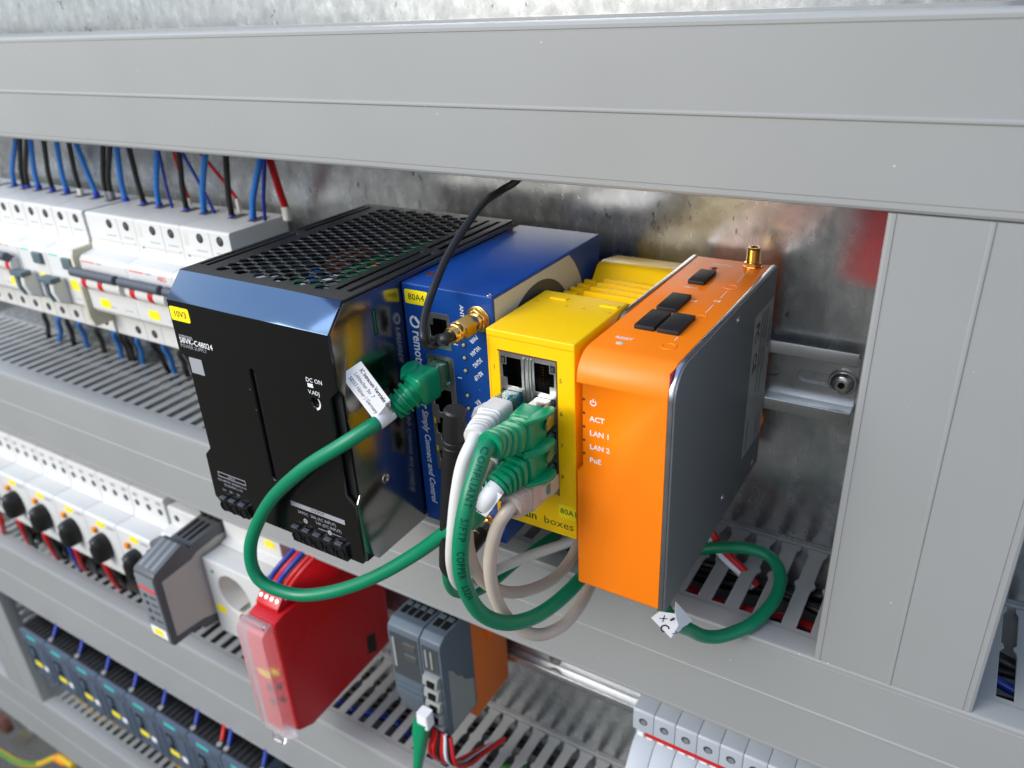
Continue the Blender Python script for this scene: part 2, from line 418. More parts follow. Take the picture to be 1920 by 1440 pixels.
# ------------------------------------------------------------------ wiring ducts
DF = 76.7
PITCH = 12.9
def slat_outline(d0=3., d1=62.5, w=7.2):
    h = w / 2
    return [(-h - 1.2, d0), (h + 1.2, d0), (h + 1.2, d0 + 3), (h, d0 + 5.5), (h, 28.5), (h + 1.1, 30), (h + 1.3, 31.5), (h, 33.5), (h - .3, 36),
            (h - .3, d1), (-h + .3, d1), (-h + .3, 36), (-h, 33.5), (-h - 1.3, 31.5), (-h - 1.1, 30), (-h, 28.5), (-h, d0 + 5.5), (-h - 1.2, d0 + 3)]
def cover_profile(a0, a1, am, df=DF):
    # (d, along) profile of the snap-on lid: rounded lips, clip grooves near both edges, one raised bead
    return [(df - 11, a0), (df - 1.6, a0), (df - .5, a0 + .4), (df, a0 + 1.4), (df, a0 + 2.6), (df - .35, a0 + 2.8), (df - .35, a0 + 3.3), (df, a0 + 3.5),
            (df, am - .9), (df + .45, am - .5), (df + .55, am), (df + .45, am + .5), (df, am + .9),
            (df, a1 - 3.5), (df - .35, a1 - 3.3), (df - .35, a1 - 2.8), (df, a1 - 2.6), (df, a1 - 1.4), (df - .5, a1 - .4), (df - 1.6, a1), (df - 11, a1),
            (df - 11, a1 - 1.2), (df - 2.2, a1 - 1.6), (df - 2.2, a0 + 1.6), (df - 11, a0 + 1.2)]
def lip_profile(z, s):   # side wall strip between the slots and the lid
    return [(62.3, z), (DF - 11.2, z), (DF - 11.2, z - 1.3 * s), (DF - 2.4, z - 1.6 * s), (DF - 2.4, z - 3 * s), (62.3, z - 1.6 * s)]
def slat_mesh_h():
    return MB().prism('z', slat_outline(), -.8, .8).bevel(.25, 1).mesh('slat')
SLAT_H = slat_mesh_h(); SLAT_H.materials.append(MT['duct'])
SLAT_V = MB().prism('x', [(d, a) for a, d in slat_outline()], -.8, .8).bevel(.25, 1).mesh('slat'); SLAT_V.materials.append(MT['duct'])
def duct_h(label, x0, x1, z0, z1, zm, first, last, phase, sides=(1,), gaps=(), drop=0.):
    t = thing('wiring_duct', W((x0 + x1) / 2, 0, z0), label, 'cable duct', 'grey slotted wiring ducts')
    part('base', MB().box(x0, x1, 0.2, 2.4, z0 + .6, z1 - .6), 'duct', t)
    part('lid', MB().prism('x', cover_profile(z0, z1, zm), x0, x1), 'duct', t, ang=25)
    for s in (1, -1):
        z = z1 - .5 if s > 0 else z0 + .5
        part('lip', MB().prism('x', lip_profile(z, s), x0 + .3, x1 - .3), 'duct', t)
        if s in sides:
            n0 = math.ceil((first - phase) / PITCH)
            while phase + n0 * PITCH < last:
                x = phase + n0 * PITCH; n0 += 1
                if any(a < x < b for a, b in gaps): continue
                link('slat', SLAT_H, None, t, W(x, 0, z - (.85 + drop) * s) - origin_of(t))
        else:
            part('side_wall', MB().box(x0 + .4, x1 - .4, 2.4, 62.3, min(z, z - 1.5 * s), max(z, z - 1.5 * s)), 'duct', t)
    return t
duct_h('wide grey wiring duct across the top of the picture, above the devices', -700, 300, 97.2, 155.3, 125.4, -360, 260, 107.1, (1, -1), drop=2.9)
duct_h('grey wiring duct running behind and below the orange and black devices', -900, 300, -156.8, -93.3, -124.4, -640, 296, 107.1, (1,))
duct_h('grey wiring duct below the red relay and the black rotary knobs', -690, 300, -406, -321, -364, -660, 110, 106, (1,))
duct_h('lowest grey wiring duct, under the slate contactors', -900, -150, -684, -587, -636, -688, -400, 106, (1,))
# upright ducts
def duct_v(label, x0, x1, z0, z1, xm, first, last, sides):
    t = thing('wiring_duct', W((x0 + x1) / 2, 0, z0), label, 'cable duct', 'grey slotted wiring ducts')
    part('base', MB().box(x0 + .6, x1 - .6, 0.2, 2.4, z0, z1), 'duct', t)
    prof = [(a, d) for d, a in cover_profile(x0, x1, xm)]
    part('lid', MB().prism('z', prof, z0, z1), 'duct', t, ang=25)
    for s in (1, -1):
        x = x1 - .5 if s > 0 else x0 + .5
        part('lip', MB().prism('z', [(a, d) for d, a in lip_profile(x, s)], z0 + .3, z1 - .3), 'duct', t)
        z = first
        while z < last:
            link('slat', SLAT_V, None, t, W(x - .85 * s, 0, z) - origin_of(t)); z += PITCH
    return t
duct_v('upright grey wiring duct on the right of the orange computer', 159.7, 219.2, -93.1, 97.0, 189.3, -86, 92, (1, -1))
duct_v('upright grey wiring duct at the lower left beside the slate contactors', -770, -691, -586.8, -406.2, -731, -580, -412, (1,))

# ------------------------------------------------------------------ mounting rails
def obround(x, z, L, h, n=6):
    out = []
    for i in range(n + 1): a = R(-90 + 180 * i / n); out.append((x + L / 2 - h / 2 + h / 2 * math.cos(a), z + h / 2 * math.sin(a)))
    for i in range(n + 1): a = R(90 + 180 * i / n); out.append((x - L / 2 + h / 2 + h / 2 * math.cos(a), z + h / 2 * math.sin(a)))
    return out
def rail(label, x0, x1, zc, h0):
    t = thing('mounting_rail', W((x0 + x1) / 2, 0, zc), label, 'rail', 'slotted steel mounting rails')
    hs = []; x = h0
    while x > x0 + 12:
        if x < x1 - 2: hs.append(obround(x, zc, 17, 6.2))
        x -= 25
    plate('web', rect(x0, x1, zc - 12.5, zc + 12.5), hs, 1.0, lambda u, v, w: W(u, .2 + w, v), 'steel', t)
    for s in (1, -1):
        p = [(1.22, 12.2), (7.0, 12.2), (7.0, 17.5), (8.0, 17.5), (8.0, 11.7), (7.6, 11.3), (1.22, 11.3)]
        part('flange', MB().prism('x', [(d, zc + s * z) for d, z in p], x0, x1), 'steel', t, bev=.25)
    return t
rail('upper steel mounting rail ending right of the orange computer', -640, 150.5, 0, 133)
rail('lower steel mounting rail below the duct, bare beside the orange module', -640, 300, -240, 63)
t = thing('rail_screw', W(144.6, 1.2, .4), 'round steel screw fixing the end of the upper rail', 'screw')
part('washer', MB().lathe(W(144.6, 1.2, .4), DV, [(0, 6.2), (1.2, 6.2), (1.6, 5.8)], 28), 'screw', t)
part('head', MB().lathe(W(144.6, 2.8, .4), DV, [(0, 5.2), (1.2, 5.0), (2.4, 4.2), (2.8, 3.6), (2.8, 1.6), (1.2, 1.4)], 28), 'screw', t)
part('socket', MB().lathe(W(144.6, 3.9, .4), DV, [(0, 1.45), (.4, 1.45)], 6), 'hole', t)
t = thing('rail_screw', W(-9, 1.2, -244), 'small steel screw in the lower rail between the orange module and the grey terminals', 'screw')
part('head', MB().lathe(W(-9, 1.2, -244), DV, [(0, 5), (1.4, 4.8), (2.4, 3.4), (2.5, .5)], 20), 'screw', t)

# ================================================================== power supply
X0, X1, DP, ZT, ZB = -100.4, -9.0, 161.2, 67.1, -51.0
t = PSU = thing('power_supply', W(-55, 31, ZB), 'glossy black power supply with perforated top and polished steel side', 'power supply')
# shell around a hollow inside
part('side_panel', MB().prism('x', [(31, ZT - 1), (150.6, ZT - 1), (158, 58), (158, ZB + 8), (150, ZB), (31, ZB)], X0 + .6, X0 + 2), 'matt', t)
sp = part('side_panel', MB().prism('x', [(31, ZT - 1.2), (151.0, ZT - 1.2), (159.8, 56.6), (159.8, 34.5), (157.4, 30), (157.4, -15), (159.8, -18.6), (159.8, -42), (152, ZB), (31, ZB)],
          X1 - 1.0, X1), 'mirror', t, bev=.3)
sp['label'] = 'polished steel side panel'
part('back_wall', MB().box(X0 + 2.1, X1 - 1.2, 31, 33, ZB, ZT - 1.2), 'matt', t)
part('floor', MB().box(X0 + 2.1, X1 - 1.2, 33.1, 150, ZB, ZB + 2), 'matt', t)
part('front_wall', MB().prism('x', [(150, ZT - 1.4), (158, 57.6), (158, ZB + 2), (152.5, ZB + 2), (152.5, 56), (148, 61)], X0 + 2.1, X1 - 1.2), 'matt', t)
ch = part('chamfer_strip', MB().prism('x', [(151.7, ZT - .05), (DP, 56.8), (159.0, 56.2), (150.4, ZT - 1.5)], X0, X1 - .1), 'chamfer', t, bev=.25)
ch['label'] = 'polished sloping strip along the upper front edge'
# front cover with grip notches, groove and adjuster hole
fo = [(X0, 56.6), (X0, 34), (X0 + 4.4, 29.5), (X0 + 4.4, -14.8), (X0, -19), (X0 - .6, -42), (X0 + 4, -46.5), (-50, -46.5), (-50, -48), (X1 - 1, -48), (X1 - .1, -42), (X1 - .1, -19),
      (X1 - 4.8, -15), (X1 - 4.8, 29.5), (X1 - .1, 34), (X1 - .1, 56.6)]
plate('front_cover', fo, [obround(0, 0, 1, 1)[:0] or rrect(-57.3, -53.6, -20, 34, 1.8), circ(-21.9, 26.2, 2.3)], 3.0, lambda u, v, w: W(u, 158.1 + w, v), 'gloss', t)
part('groove', MB().box(-57.3, -53.6, 158.05, 159.2, -20, 34), 'matt', t)
part('groove_rib', MB().box(-55.0, -54.2, 159.2, 160.6, -18.5, 32), 'black', t, bev=.2)
part('adjuster', MB().lathe(W(-21.9, 158.1, 26.2), DV, [(0, 2.2), (1.6, 2.2), (1.6, 1.0), (1.0, .9)], 20), 'black', t)
arc = [(-21.9 + 3.2 * math.cos(R(a)), 26.2 + 3.2 * math.sin(R(a))) for a in range(-75, 50, 8)] + [(-21.9 + (2.9 - .7 * (40 - a) / 110) * math.cos(R(a)), 26.2 + (2.9 - .7 * (40 - a) / 110) * math.sin(R(a))) for a in range(45, -80, -8)]
part('dial_mark', MB().prism('d', arc, DP - .1, DP + .05), 'print_w', t)
part('indicator', MB().box(-24.0, -21.2, DP - .1, DP + .06, 32.8, 34.4), 'print_w', t)
ftext('DC ON', 2.6, -24.6, DP - .03, 35.9, 'print_w', t)
ftext('V.ADJ', 2.4, -24.3, DP - .03, 30.6, 'print_w', t)
ftext('omron', 3.2, -98.0, DP - .03, 41.0, 'print_g', t, bold=.05, wx=1.0)
ftext('S8VK-C48024', 3.6, -98.2, DP - .03, 38.8, 'print_w', t, bold=.03, wx=1.02)
ftext('POWER SUPPLY', 2.4, -98.3, DP - .03, 36.3, 'print_g', t, wx=1.0)
part('blank_sticker', MB().box(-94.8, -86.6, DP - .1, DP + .08, 24.0, 31.4), 'print_g', t)
yl = part('name_tag', MB().prism('d', rrect(-99.6, -87.5, 48.0, 54.2, .9), DP - .1, DP + .15), 'ylabel', t)
ftext('10V3', 4.0, -93.4, DP + .15, 51.1, 'print_k', yl, align='CENTER')
# input and output terminals
def terminal(xs, x0, x1, z0, z1):
    tb = part('terminal_strip', MB().box(x0, x1, 152, DP + 1.6, z0, z1), 'black', t, bev=.4)
    for x in xs:
        part('terminal_ring', MB().lathe(W(x, DP + 1.5, (z0 + z1) / 2 - .4), DV, [(0, 2.7), (.7, 2.7), (.7, 2.15), (.1, 2.15)], 18, cap=False), 'black', tb)
        part('terminal_hole', MB().lathe(W(x, DP + 1.5, (z0 + z1) / 2 - .4), DV, [(0, 2.1), (.15, 2.1)], 18), 'hole', tb)
        part('release_tab', MB().box(x - 2.4, x + 1.2, DP + .2, DP + 2.1, z1 - .2, z1 + .8), 'lever', tb, bev=.2)
terminal([-93, -86.9, -80.5], -96, -77.3, -47.4, -40.6)
terminal([-46.1, -39.8, -33.3, -26.8, -20.6], -49.3, -17.2, -48.6, -40.8)
part('rating_box', MB().box(-94.6, -76.2, DP - .1, DP + .04, -26.9, -26.6).box(-94.6, -76.2, DP - .1, DP + .04, -29.2, -28.9).box(-94.6, -94.3, DP - .1, DP + .04, -28.9, -26.9).box(-76.5, -76.2, DP - .1, DP + .04, -28.9, -26.9), 'print_g', t)
ftext('INPUT', 1.7, -85.4, DP - .03, -28.0, 'print_g', t, align='CENTER')
ftext('100-240VAC 50/60Hz 6.1A', 1.75, -96, DP - .03, -31.0, 'print_g', t)
ftext('90-350VDC 6.1A', 1.75, -92, DP - .03, -33.2, 'print_g', t)
ftext('L/+    N/-    (=)', 1.9, -94.0, DP - .03, -36.4, 'print_g', t)
part('output_bar', MB().box(-47.9, -16.6, DP - .1, DP + .05, -30.1, -27.8), 'print_g', t)
ftext('OUTPUT', 2.0, -32, DP + .03, -28.9, 'print_k', t, align='CENTER')
ftext('24VDC  20A (AC INPUT)', 2.1, -44.6, DP - .03, -32.4, 'print_g', t)
ftext('14A (DC INPUT)', 2.1, -34.6, DP - .03, -34.9, 'print_g', t)
part('polarity_mark', MB().lathe(W(-40.7, DP - .1, -36.3), DV, [(0, 1.2), (.15, 1.2)], 16).lathe(W(-26.8, DP - .1, -37.6), DV, [(0, 1.2), (.15, 1.2)], 16)
     .box(-33.4, -28.2, DP - .1, DP + .04, -37.7, -37.5).box(-25.4, -20.2, DP - .1, DP + .04, -37.7, -37.5), 'print_g', t)
ftext('+', 2.2, -40.7, DP + .06, -36.3, 'print_k', t, align='CENTER'); ftext('-', 2.4, -26.8, DP + .06, -37.6, 'print_k', t, align='CENTER')
# perforated top
hexes = []
ax, ad = 5.66, 6.05
for i in range(11):
    for j in range(18):
        x = -83.1 + i * ax; d = 143.3 - j * ad - (ad / 2 if i % 2 else 0)
        hexes.append([(x + 3.35 * math.cos(R(a)), d + 2.66 / .866 * math.sin(R(a))) for a in range(0, 360, 60)])
slots = [rect(a, b, c, e) for a, b in ((-98.6, -96.6), (-95.0, -92.4), (-20.6, -18.2), (-14.6, -12.2)) for c, e in ((36, 85), (90, 143))]
plate('top_grille', rect(X0, X1 - .05, 31, 151.6), hexes + slots, 1.1, lambda u, v, w: W(u, v, ZT - 1.1 + w), 'black', t)
part('slot_floor', MB().box(-99, -92, 34, 145, 62, 63.5).box(-21, -11.5, 34, 145, 62, 63.5), 'matt', t)
cb = part('circuit_board', MB().box(-90, -14, 36, 150, 44, 46), 'pcb', t)
for bx_, m in (((-73, -64, 131, 140, 46, 63), 'white'), ((-62, -58, 134, 141, 46, 62), 'white'), ((-66, -50, 80, 102, 46, 62), 'copper'), ((-90, -76, 60, 122, 46, 61), 'matt'), ((-50, -30, 38, 74, 46, 60), 'matt'),
               ((-88, -56, 38, 58, 46, 60), 'matt'), ((-48, -30, 84, 112, 46, 61.5), 'pcb'), ((-28, -21, 60, 136, 46, 62.5), 'pcb'), ((-45, -41, 118, 126, 46, 62), 'white2'), ((-40, -36, 98, 101, 46, 62.5), 'amber'),
               ((-86, -76, 126, 146, 46, 60), 'pcb'), ((-58, -44, 126, 147, 46, 61), 'pcb'), ((-30, -24, 138, 147, 46, 62), 'pcb'), ((-50, -47, 130, 133, 61, 63), 'white'), ((-34, -31, 116, 122, 46, 62.5), 'white2'), ((-40, -32, 60, 80, 46, 62.5), 'pcb')):
    part('component', MB().box(*bx_), m, cb, bev=.5)
part('capacitor', MB().cyl(W(-55, 119, 46), W(-55, 119, 63), 2.8, 18), 'blink', cb)
part('capacitor', MB().cyl(W(-36, 141, 46), W(-36, 141, 62), 6.2, 20), 'dblue', cb)
part('capacitor', MB().cyl(W(-69, 112, 46), W(-69, 112, 61), 5.5, 20), 'matt', cb)
# side details
part('side_vent', MB().box(X1 - .05, X1 + .05, 134.6, 136.6, 47.5, 58), 'hole', sp)
part('vent_board', MB().box(X1 + .05, X1 + .08, 135.2, 136.1, 48, 57.6), 'pcb', sp)
part('side_screw', MB().lathe(W(X1 - .1, 141.6, -16), XV, [(0, 2.3), (.4, 2.1), (.5, 1.9), (.2, .8), (-.1, .5)], 18), 'screw', sp)

# ================================================================== blue router
BX0, BX1, BD, BZ0, BZ1 = -18.3, 27.0, 106.8, -61.6, 58.6
RK_ = .953
def K(x, d, z): return W(12.75 + (x - 4) * RK_, 26.0 + (d - 10) * RK_, -50.9 + (z + 61.6) * RK_)   # router front in panel coordinates
t = RT = thing('network_router', W(4, 10, BZ0), 'blue metal router with stacked network sockets and white sideways lettering', 'router')
RJ = (-7.2, 5.3, 31.4, 47.2); RK = (-8.4, 5.6, -30.4, 27.8)
plate('housing', rect(BX0, BX1, BZ0, BZ1), [rect(*RJ), rect(*RK)], BD - 10, lambda u, v, w: W(u, 10 + w, v), 'blue', t, bev=.7)
part('corner_screw', MB().lathe(W(24.6, 104.6, BZ1 - .1), ZV, [(0, 1.5), (.25, 1.4), (.25, .6), (0, .4)], 14), 'screw', t)
for x, d in ((-13.2, 92.8), (-13.9, 24.2)):
    part('top_screw', MB().lathe(W(x, d, BZ1 - .1), ZV, [(0, 2.5), (.2, 2.3), (.15, 1.1), (.12, .8)], 16), 'brown', t)
nt_ = part('name_tag', MB().prism('d', rrect(-16.9, -4.6, 49.7, 56.0, .9), BD - .1, BD + .15), 'ylabel', t)
ftext('80A4', 4.0, -10.9, BD + .15, 52.8, 'print_k', nt_, align='CENTER', wx=.98)
# swirl mark and sideways lettering
sw = MB()
a1 = [(-12.9 + 2.9 * math.cos(R(a)), 41.6 + 2.9 * math.sin(R(a))) for a in range(100, 330, 12)]
a2 = [(-12.9 + 1.9 * math.cos(R(a)), 41.6 + 1.9 * math.sin(R(a))) for a in range(328, 96, -12)]
sw.prism('d', a1 + a2, BD - .1, BD + .05)
sw.prism('d', [(-13.4, 43.4), (-12.3, 44.3), (-9.9, 41.3), (-11.0, 40.4)], BD - .1, BD + .05)
part('emblem', sw, 'print_w', t)
def side(body, size, x, z, **k): return text(body, size, W(x, BD + .03, z), -ZV, XV, 'print_w', t, **k)
side('remote', 6.6, -12.8, 37.4, bold=.10, wx=.86)
side('or', 6.0, -12.7, 5.0, bold=.10, wx=.9)
side('Simply Connect and Control', 4.6, -12.9, -1.0, bold=.03, shear=.18, wx=.93)
side('1', 3.0, 8.2, 20.4, bold=.03)
side('WAN', 3.0, 7.6, 42.0, bold=.03)
side('ANT', 2.6, 12.0, 53.0, bold=.03)
dg = Vector((-.70, 0, -.70)); du = Vector((.70, 0, -.70))
for s_, x, z in (('PWR', 18.6, 40.6), ('WLAN', 19.6, 36.1), ('3G/4G', 20.1, 30.7), ('RE-UP', 20.0, 24.6), ('RX', 17.8, 10.8), ('TX', 17.4, 4.4)):
    text(s_, 2.7, W(x, BD + .03, z), dg, du, 'print_w', t, bold=.03, wx=.80)
for z in (35.5, 29.7, 23.8, 12.0, 5.8):
    lp = part('led', MB().lathe(W(11.8, BD - .05, z), DV, [(0, 1.35), (.1, 1.35), (.15, 1.15), (.05, 1.1)], 16), 'hole', t)
    part('led_lens', MB().lathe(W(11.8, BD, z), DV, [(0, .9), (.5, .8), (.8, .4), (.85, .1)], 14), 'led', lp)
def jack(x0, x1, zc, latch, dface, parent, deep=9):
    # dark socket with contact springs, opening on the face dface; latch notch on the side `latch`
    part('socket_hole', MB().box(x0 + .2, x1 - .2, dface - deep, dface - deep + .5, zc - 5.9, zc + 5.9), 'hole', parent)
    c = MB()
    for k in range(8):
        z = zc - 3.6 + k * 1.02; xx = x1 - 1.2 if latch < 0 else x0 + 1.2
        c.box(xx - .6, xx + .6, dface - deep + .6, dface - 3.2, z - .18, z + .18)
    part('contact_springs', c, 'gold', parent)
def jack_hole(x0, x1, zc, latch):
    a, b = (x0, x1) if latch < 0 else (x1, x0)
    s = 1 if latch < 0 else -1
    return [(a, zc - 2.7), (a + 1.9 * s, zc - 2.7), (a + 1.9 * s, zc - 5.9), (b, zc - 5.9), (b, zc + 5.9), (a + 1.9 * s, zc + 5.9), (a + 1.9 * s, zc + 2.7), (a, zc + 2.7)]
def jack_block(parent, x0, x1, z0, z1, holes, dface):
    plate('shield_frame', rect(x0, x1, z0, z1), holes, .5, lambda u, v, w: W(u, dface + w, v), 'shield', parent)
    part('socket_liner', MB().box(x0, x1, dface - 10.5, dface - 10, z0, z1).box(x0, x0 + .3, dface - 10, dface - .05, z0, z1).box(x1 - .3, x1, dface - 10, dface - .05, z0, z1)
         .box(x0 + .3, x1 - .3, dface - 10, dface - .05, z0, z0 + .3).box(x0 + .3, x1 - .3, dface - 10, dface - .05, z1 - .3, z1), 'hole', parent)
jack_block(t, *RJ, [jack_hole(-5.2, 3.9, 39.2, -1)], BD - .4)
jack(-5.2, 3.9, 39.2, -1, BD - .4, t)
rk = [(-6.6, 3.0, 20.4), (-6.6, 3.0, 6.0), (-6.6, 3.0, -8.4), (-6.6, 3.0, -22.8)]
jack_block(t, *RK, [jack_hole(a, b, z, -1) for a, b, z in rk], BD - .4)
for a, b, z in rk:
    jack(a, b, z, -1, BD - .4, t)
    part('port_light', MB().box(-7.8, -6.9, BD + .05, BD + .3, z + 2.2, z + 5.0), 'yelloww' if z < 15 else 'greenw', t)
# the housing is 43 mm wide: it stands right against the power supply
# fringe of shield springs above the sockets
fr = MB()
for x in (-6.4, -3.2, 0., 3.0): fr.box(x, x + 2.3, BD + .02, BD + .25, 46.9, 47.6).box(x - .9, x + 1.6, BD + .02, BD + .25, 27.5, 28.2)
part('shield_spring', fr, 'shield', t)
# side sticker with ring
cc = (70.7, 22.6)
crm = [(105.2, -40), (105.2, 57.2), (44.5, 57.2)] + [(cc[0] + 45 * math.cos(R(a)), cc[1] + 45 * math.sin(R(a))) for a in range(130, 250, 8)]
st = part('sticker', MB().prism('x', crm, BX1 - .1, BX1 + .12), 'cream', t)
part('sticker_disc', MB().prism('x', circ(cc[0], cc[1], 31, 48), BX1 + .1, BX1 + .2), 'dkgrey', st)
# gold aerial sockets on the front
def sma_jack(x, z, parent):
    part('aerial_socket', MB().lathe(W(x, BD - .1, z), DV, [(0, 5.6), (.5, 5.6), (.7, 5.2)], 30).lathe(W(x, BD + .6, z), DV, [(0, 4.9), (1.6, 4.9), (1.9, 4.5)], 6)
         .lathe(W(x, BD + 2.4, z), DV, [(0, 3.4), (.3, 3.1), (.6, 3.4), (.9, 3.1), (1.2, 3.4), (1.5, 3.1), (1.8, 3.4), (2.1, 3.1), (6, 3.1)], 20), 'gold', parent)
sma_jack(20, 48.3, t); sma_jack(17.5, -53.2, t)
RT.scale = (RK_, RK_, RK_); RT.location = W(12.75, 26.0, -50.9) * S

# ================================================================== yellow switch
YX0, YX1, YD, YZ0, YZ1 = 37.2, 73.9, 127.2, -28.2, 55.2
t = SWI = thing('network_switch', W(55, 10, YZ0), 'bright yellow network switch with eight sockets, between the blue router and orange computer', 'network switch')
PF = (42.2, 66.4, -9.6, 47.3)
plate('front_housing', rect(YX0, YX1, YZ0, YZ1), [rect(*PF)], YD - 82, lambda u, v, w: W(u, 82 + w, v), 'yellow', t, bev=.6)
part('face_seam', MB().box(YX0 + .3, YX1 - .2, YD - .05, YD + .02, 52.4, 52.7).box(YX0 + .9, YX0 + 1.1, YD - .05, YD + .02, YZ0 + 1, 52.4), 'amber', t)
rear = [(81.9, YZ0 + .1), (81.9, 54.8), (79, 53.6), (66, 47.4), (41, 45.2), (35, 51.6), (33, 52.6), (28, 52.6), (12, 50), (12, YZ0 + .1)]
part('rear_housing', MB().prism('x', rear, YX0 + .4, YX1 - .3), 'yellow', t, bev=.4)
for k in range(4):
    d = 44.6 + k * 6.6
    part('cooling_rib', MB().box(46, YX1 - 2, d - .9, d + .9, 45.0 + k * .35, 49.4 + k * .35), 'yellow', t, bev=.3)
    part('cooling_rib', MB().box(YX0 - .9, 42.6, d - 1.1, d + 1.1, 45.6 + k * .35, 47.8 + k * .35), 'yellow', t, bev=.3)
part('rib_rail', MB().box(43, 45.4, 42, 72, 44, 47.4), 'yellow', t, bev=.3)
for x, d in ((43.6, 87.6), (65.5, 87.4)):
    part('snap_window', MB().box(x, x + 7.4, d, d + 2.6, YZ1 - .1, YZ1 + .55), 'yellow', t, bev=.25)
for x, d in ((40.6, 94.6), (53.8, 94.8), (61, 94.4), (72, 94.6)):
    part('vent_notch', MB().prism('z', [(x - 1, d + .7), (x + 1, d + .7), (x, d - .8)], YZ1 - .2, YZ1 + .03), 'amber', t)
ROWS = (39.2, 25.7, 12.3, -1.1); LX_, RX_ = (43.3, 51.6), (57.0, 65.3)
hs = [jack_hole(*LX_, z, -1) for z in ROWS] + [jack_hole(*RX_, z, 1) for z in ROWS]
jack_block(t, *PF, hs, YD - .9)
for z in ROWS:
    jack(*LX_, z, -1, YD - .9, t); jack(*RX_, z, 1, YD - .9, t)
    for x in (43.0, 63.9):
        pl_ = part('port_light', MB().box(x, x + 1.7, YD - .38, YD - .2, z + 3.2, z + 5.9), 'hole', t)
        part('light_window', MB().box(x + .3, x + 1.4, YD - .2, YD - .12, z + 3.6, z + 5.5), 'dkgrey', pl_)
part('frame_spring', MB().box(52.6, 53.0, YD - .38, YD + .1, -8, 46).box(54.4, 54.8, YD - .38, YD - .05, -8, 46).box(55.6, 56.0, YD - .38, YD + .1, -8, 46), 'shield', t, bev=.1)
part('frame_rim', MB().box(PF[0] - .35, PF[1] + .35, YD - .1, YD + .25, PF[3] - .1, PF[3] + .35).box(PF[1], PF[1] + .35, YD - .1, YD + .25, PF[2], PF[3] - .1), 'brown', t)
for n_, x, z in (('1', 40.0, 40), ('2', 40.0, 26.6), ('5', 68.2, 40), ('6', 68.2, 26.6), ('7', 68.2, 13.1), ('8', 68.2, -.4)):
    ftext(n_, 2.6, x, YD, z, 'print_y', t, align='CENTER')
ftext('brain', 4.9, 45.2, YD, -22.9, 'print_y', t, bold=.10, wx=1.1)
ftext('boxes', 4.9, 59.2, YD, -23.0, 'print_y', t, wx=1.15)
yt = part('name_tag', MB().prism('d', rrect(66.3, 73.8, -19.4, -13.4, .7), YD - .05, YD + .15), 'ylabel', t)
ftext('80A1', 3.6, 66.9, YD + .15, -16.3, 'print_k', yt, wx=.98)

# ================================================================== orange computer
OX0, OX1, OD, OB, OZ0, OZ1 = 76.4, 110.0, 130.9, 9.5, -46.0, 53.75
t = PC = thing('industrial_computer', W(93, OB, OZ0), 'orange fanless computer with graphite side plate, rightmost on the rail', 'computer')
def rprof(d0, d1, z0, z1, rtf, rbf=1.2, rb=1.5, n=8):
    pts = []
    for cx, cz, r_, a0 in ((d1 - rtf, z1 - rtf, rtf, 0), (d0 + rb, z1 - rb, rb, 90), (d0 + rb, z0 + rb, rb, 180), (d1 - rbf, z0 + rbf, rbf, 270)):
        for i in range(n + 1):
            a = R(a0 + 90 * i / n); pts.append((cx + r_ * math.cos(a), cz + r_ * math.sin(a)))
    return pts
hz0, hz1, hin = 7.4, 43.0, 2.4
fc = part('front_cover', MB().prism('x', rprof(OB, OD, OZ0, OZ1, 10, 2.0), OX0, OX1 - .2), 'orange', t, bev=.35, seg=2, ang=30)
cut(fc, MB().prism('d', [(OX0 - 5, hz0 - .6), (OX0, hz0 - .6), (OX0 + hin, hz0 + 1.6), (OX0 + hin, hz1), (OX0 - 5, hz1)], OD - 7, OD + 9))
trim_ = rprof(OB, OD + .5, OZ0 - .2, OZ1 + .3, 11, 2.2)
tr = part('edge_trim', MB().prism('x', trim_, OX1, OX1 + 1.7), 'trim', t, bev=.5)
side_ = part('side_plate', MB().prism('x', rprof(OB + .3, OD + .1, OZ0 + .2, OZ1 - .1, 10.8, 2.0), OX1 + 1.65, OX1 + 2.5), 'shell', t, bev=.3)
side_['label'] = 'graphite grey side plate'
part('edge_trim', MB().prism('x', rprof(OB, 95, OZ0, OZ1 + .5, 9, 2), OX0 - 2.1, OX0 - .05), 'trim', t, bev=.6)
part('cover_seam', MB().box(OX1 - .2, OX1 - .02, OB + 4, OD - .8, OZ0 + 1, OZ1 - .8), 'redw', t)
def cap(x0, x1, d0, d1, z=1.7):
    o_ = part('port_cover', MB().box(x0, x1, d0, d1, OZ1 - .2, OZ1 + z), 'matt', t, bev=.45); return o_
cap(84.8, 92.6, 84.2, 101.6); cap(93.6, 101.9, 84.0, 101.6); cap(85.1, 93.0, 63.8, 81.4); cap(85.3, 92.3, 31.6, 47.8)
for x, d in ((102.0, 111.2), (102.5, 81.6), (102.7, 45.0)):
    part('screw_cap', MB().lathe(W(x, d, OZ1 - .1), ZV, [(0, 2.9), (.28, 2.8), (.3, 2.3), (.05, 2.2), (.05, .2)], 28), 'orange', t)
part('guide_line', MB().box(102.75, 103.0, 67, 76, OZ1 - .02, OZ1 + .03).box(102.75, 103.0, 50, 58.5, OZ1 - .02, OZ1 + .03).box(102.95, 103.2, 22.5, 38.3, OZ1 - .02, OZ1 + .03).box(101.8, 102.1, 102.4, 105.5, OZ1 - .02, OZ1 + .03), 'print_w', t)
def ttext(b, sz, x, d, m='print_w', **k): return text(b, sz, W(x, d, OZ1 + .03), XV, -DV, m, t, **k)
ttext('RESET', 2.5, 82.2, 111.4, bold=.02); ttext('HDMI', 2.3, 85.4, 51.6, bold=.02); ttext('2.0', 2.3, 93.3, 66.2, bold=.02)
ttext('CONFIG', 2.3, 86.2, 18.6); ttext('5G', 2.3, 101.5, 62.6, bold=.02)
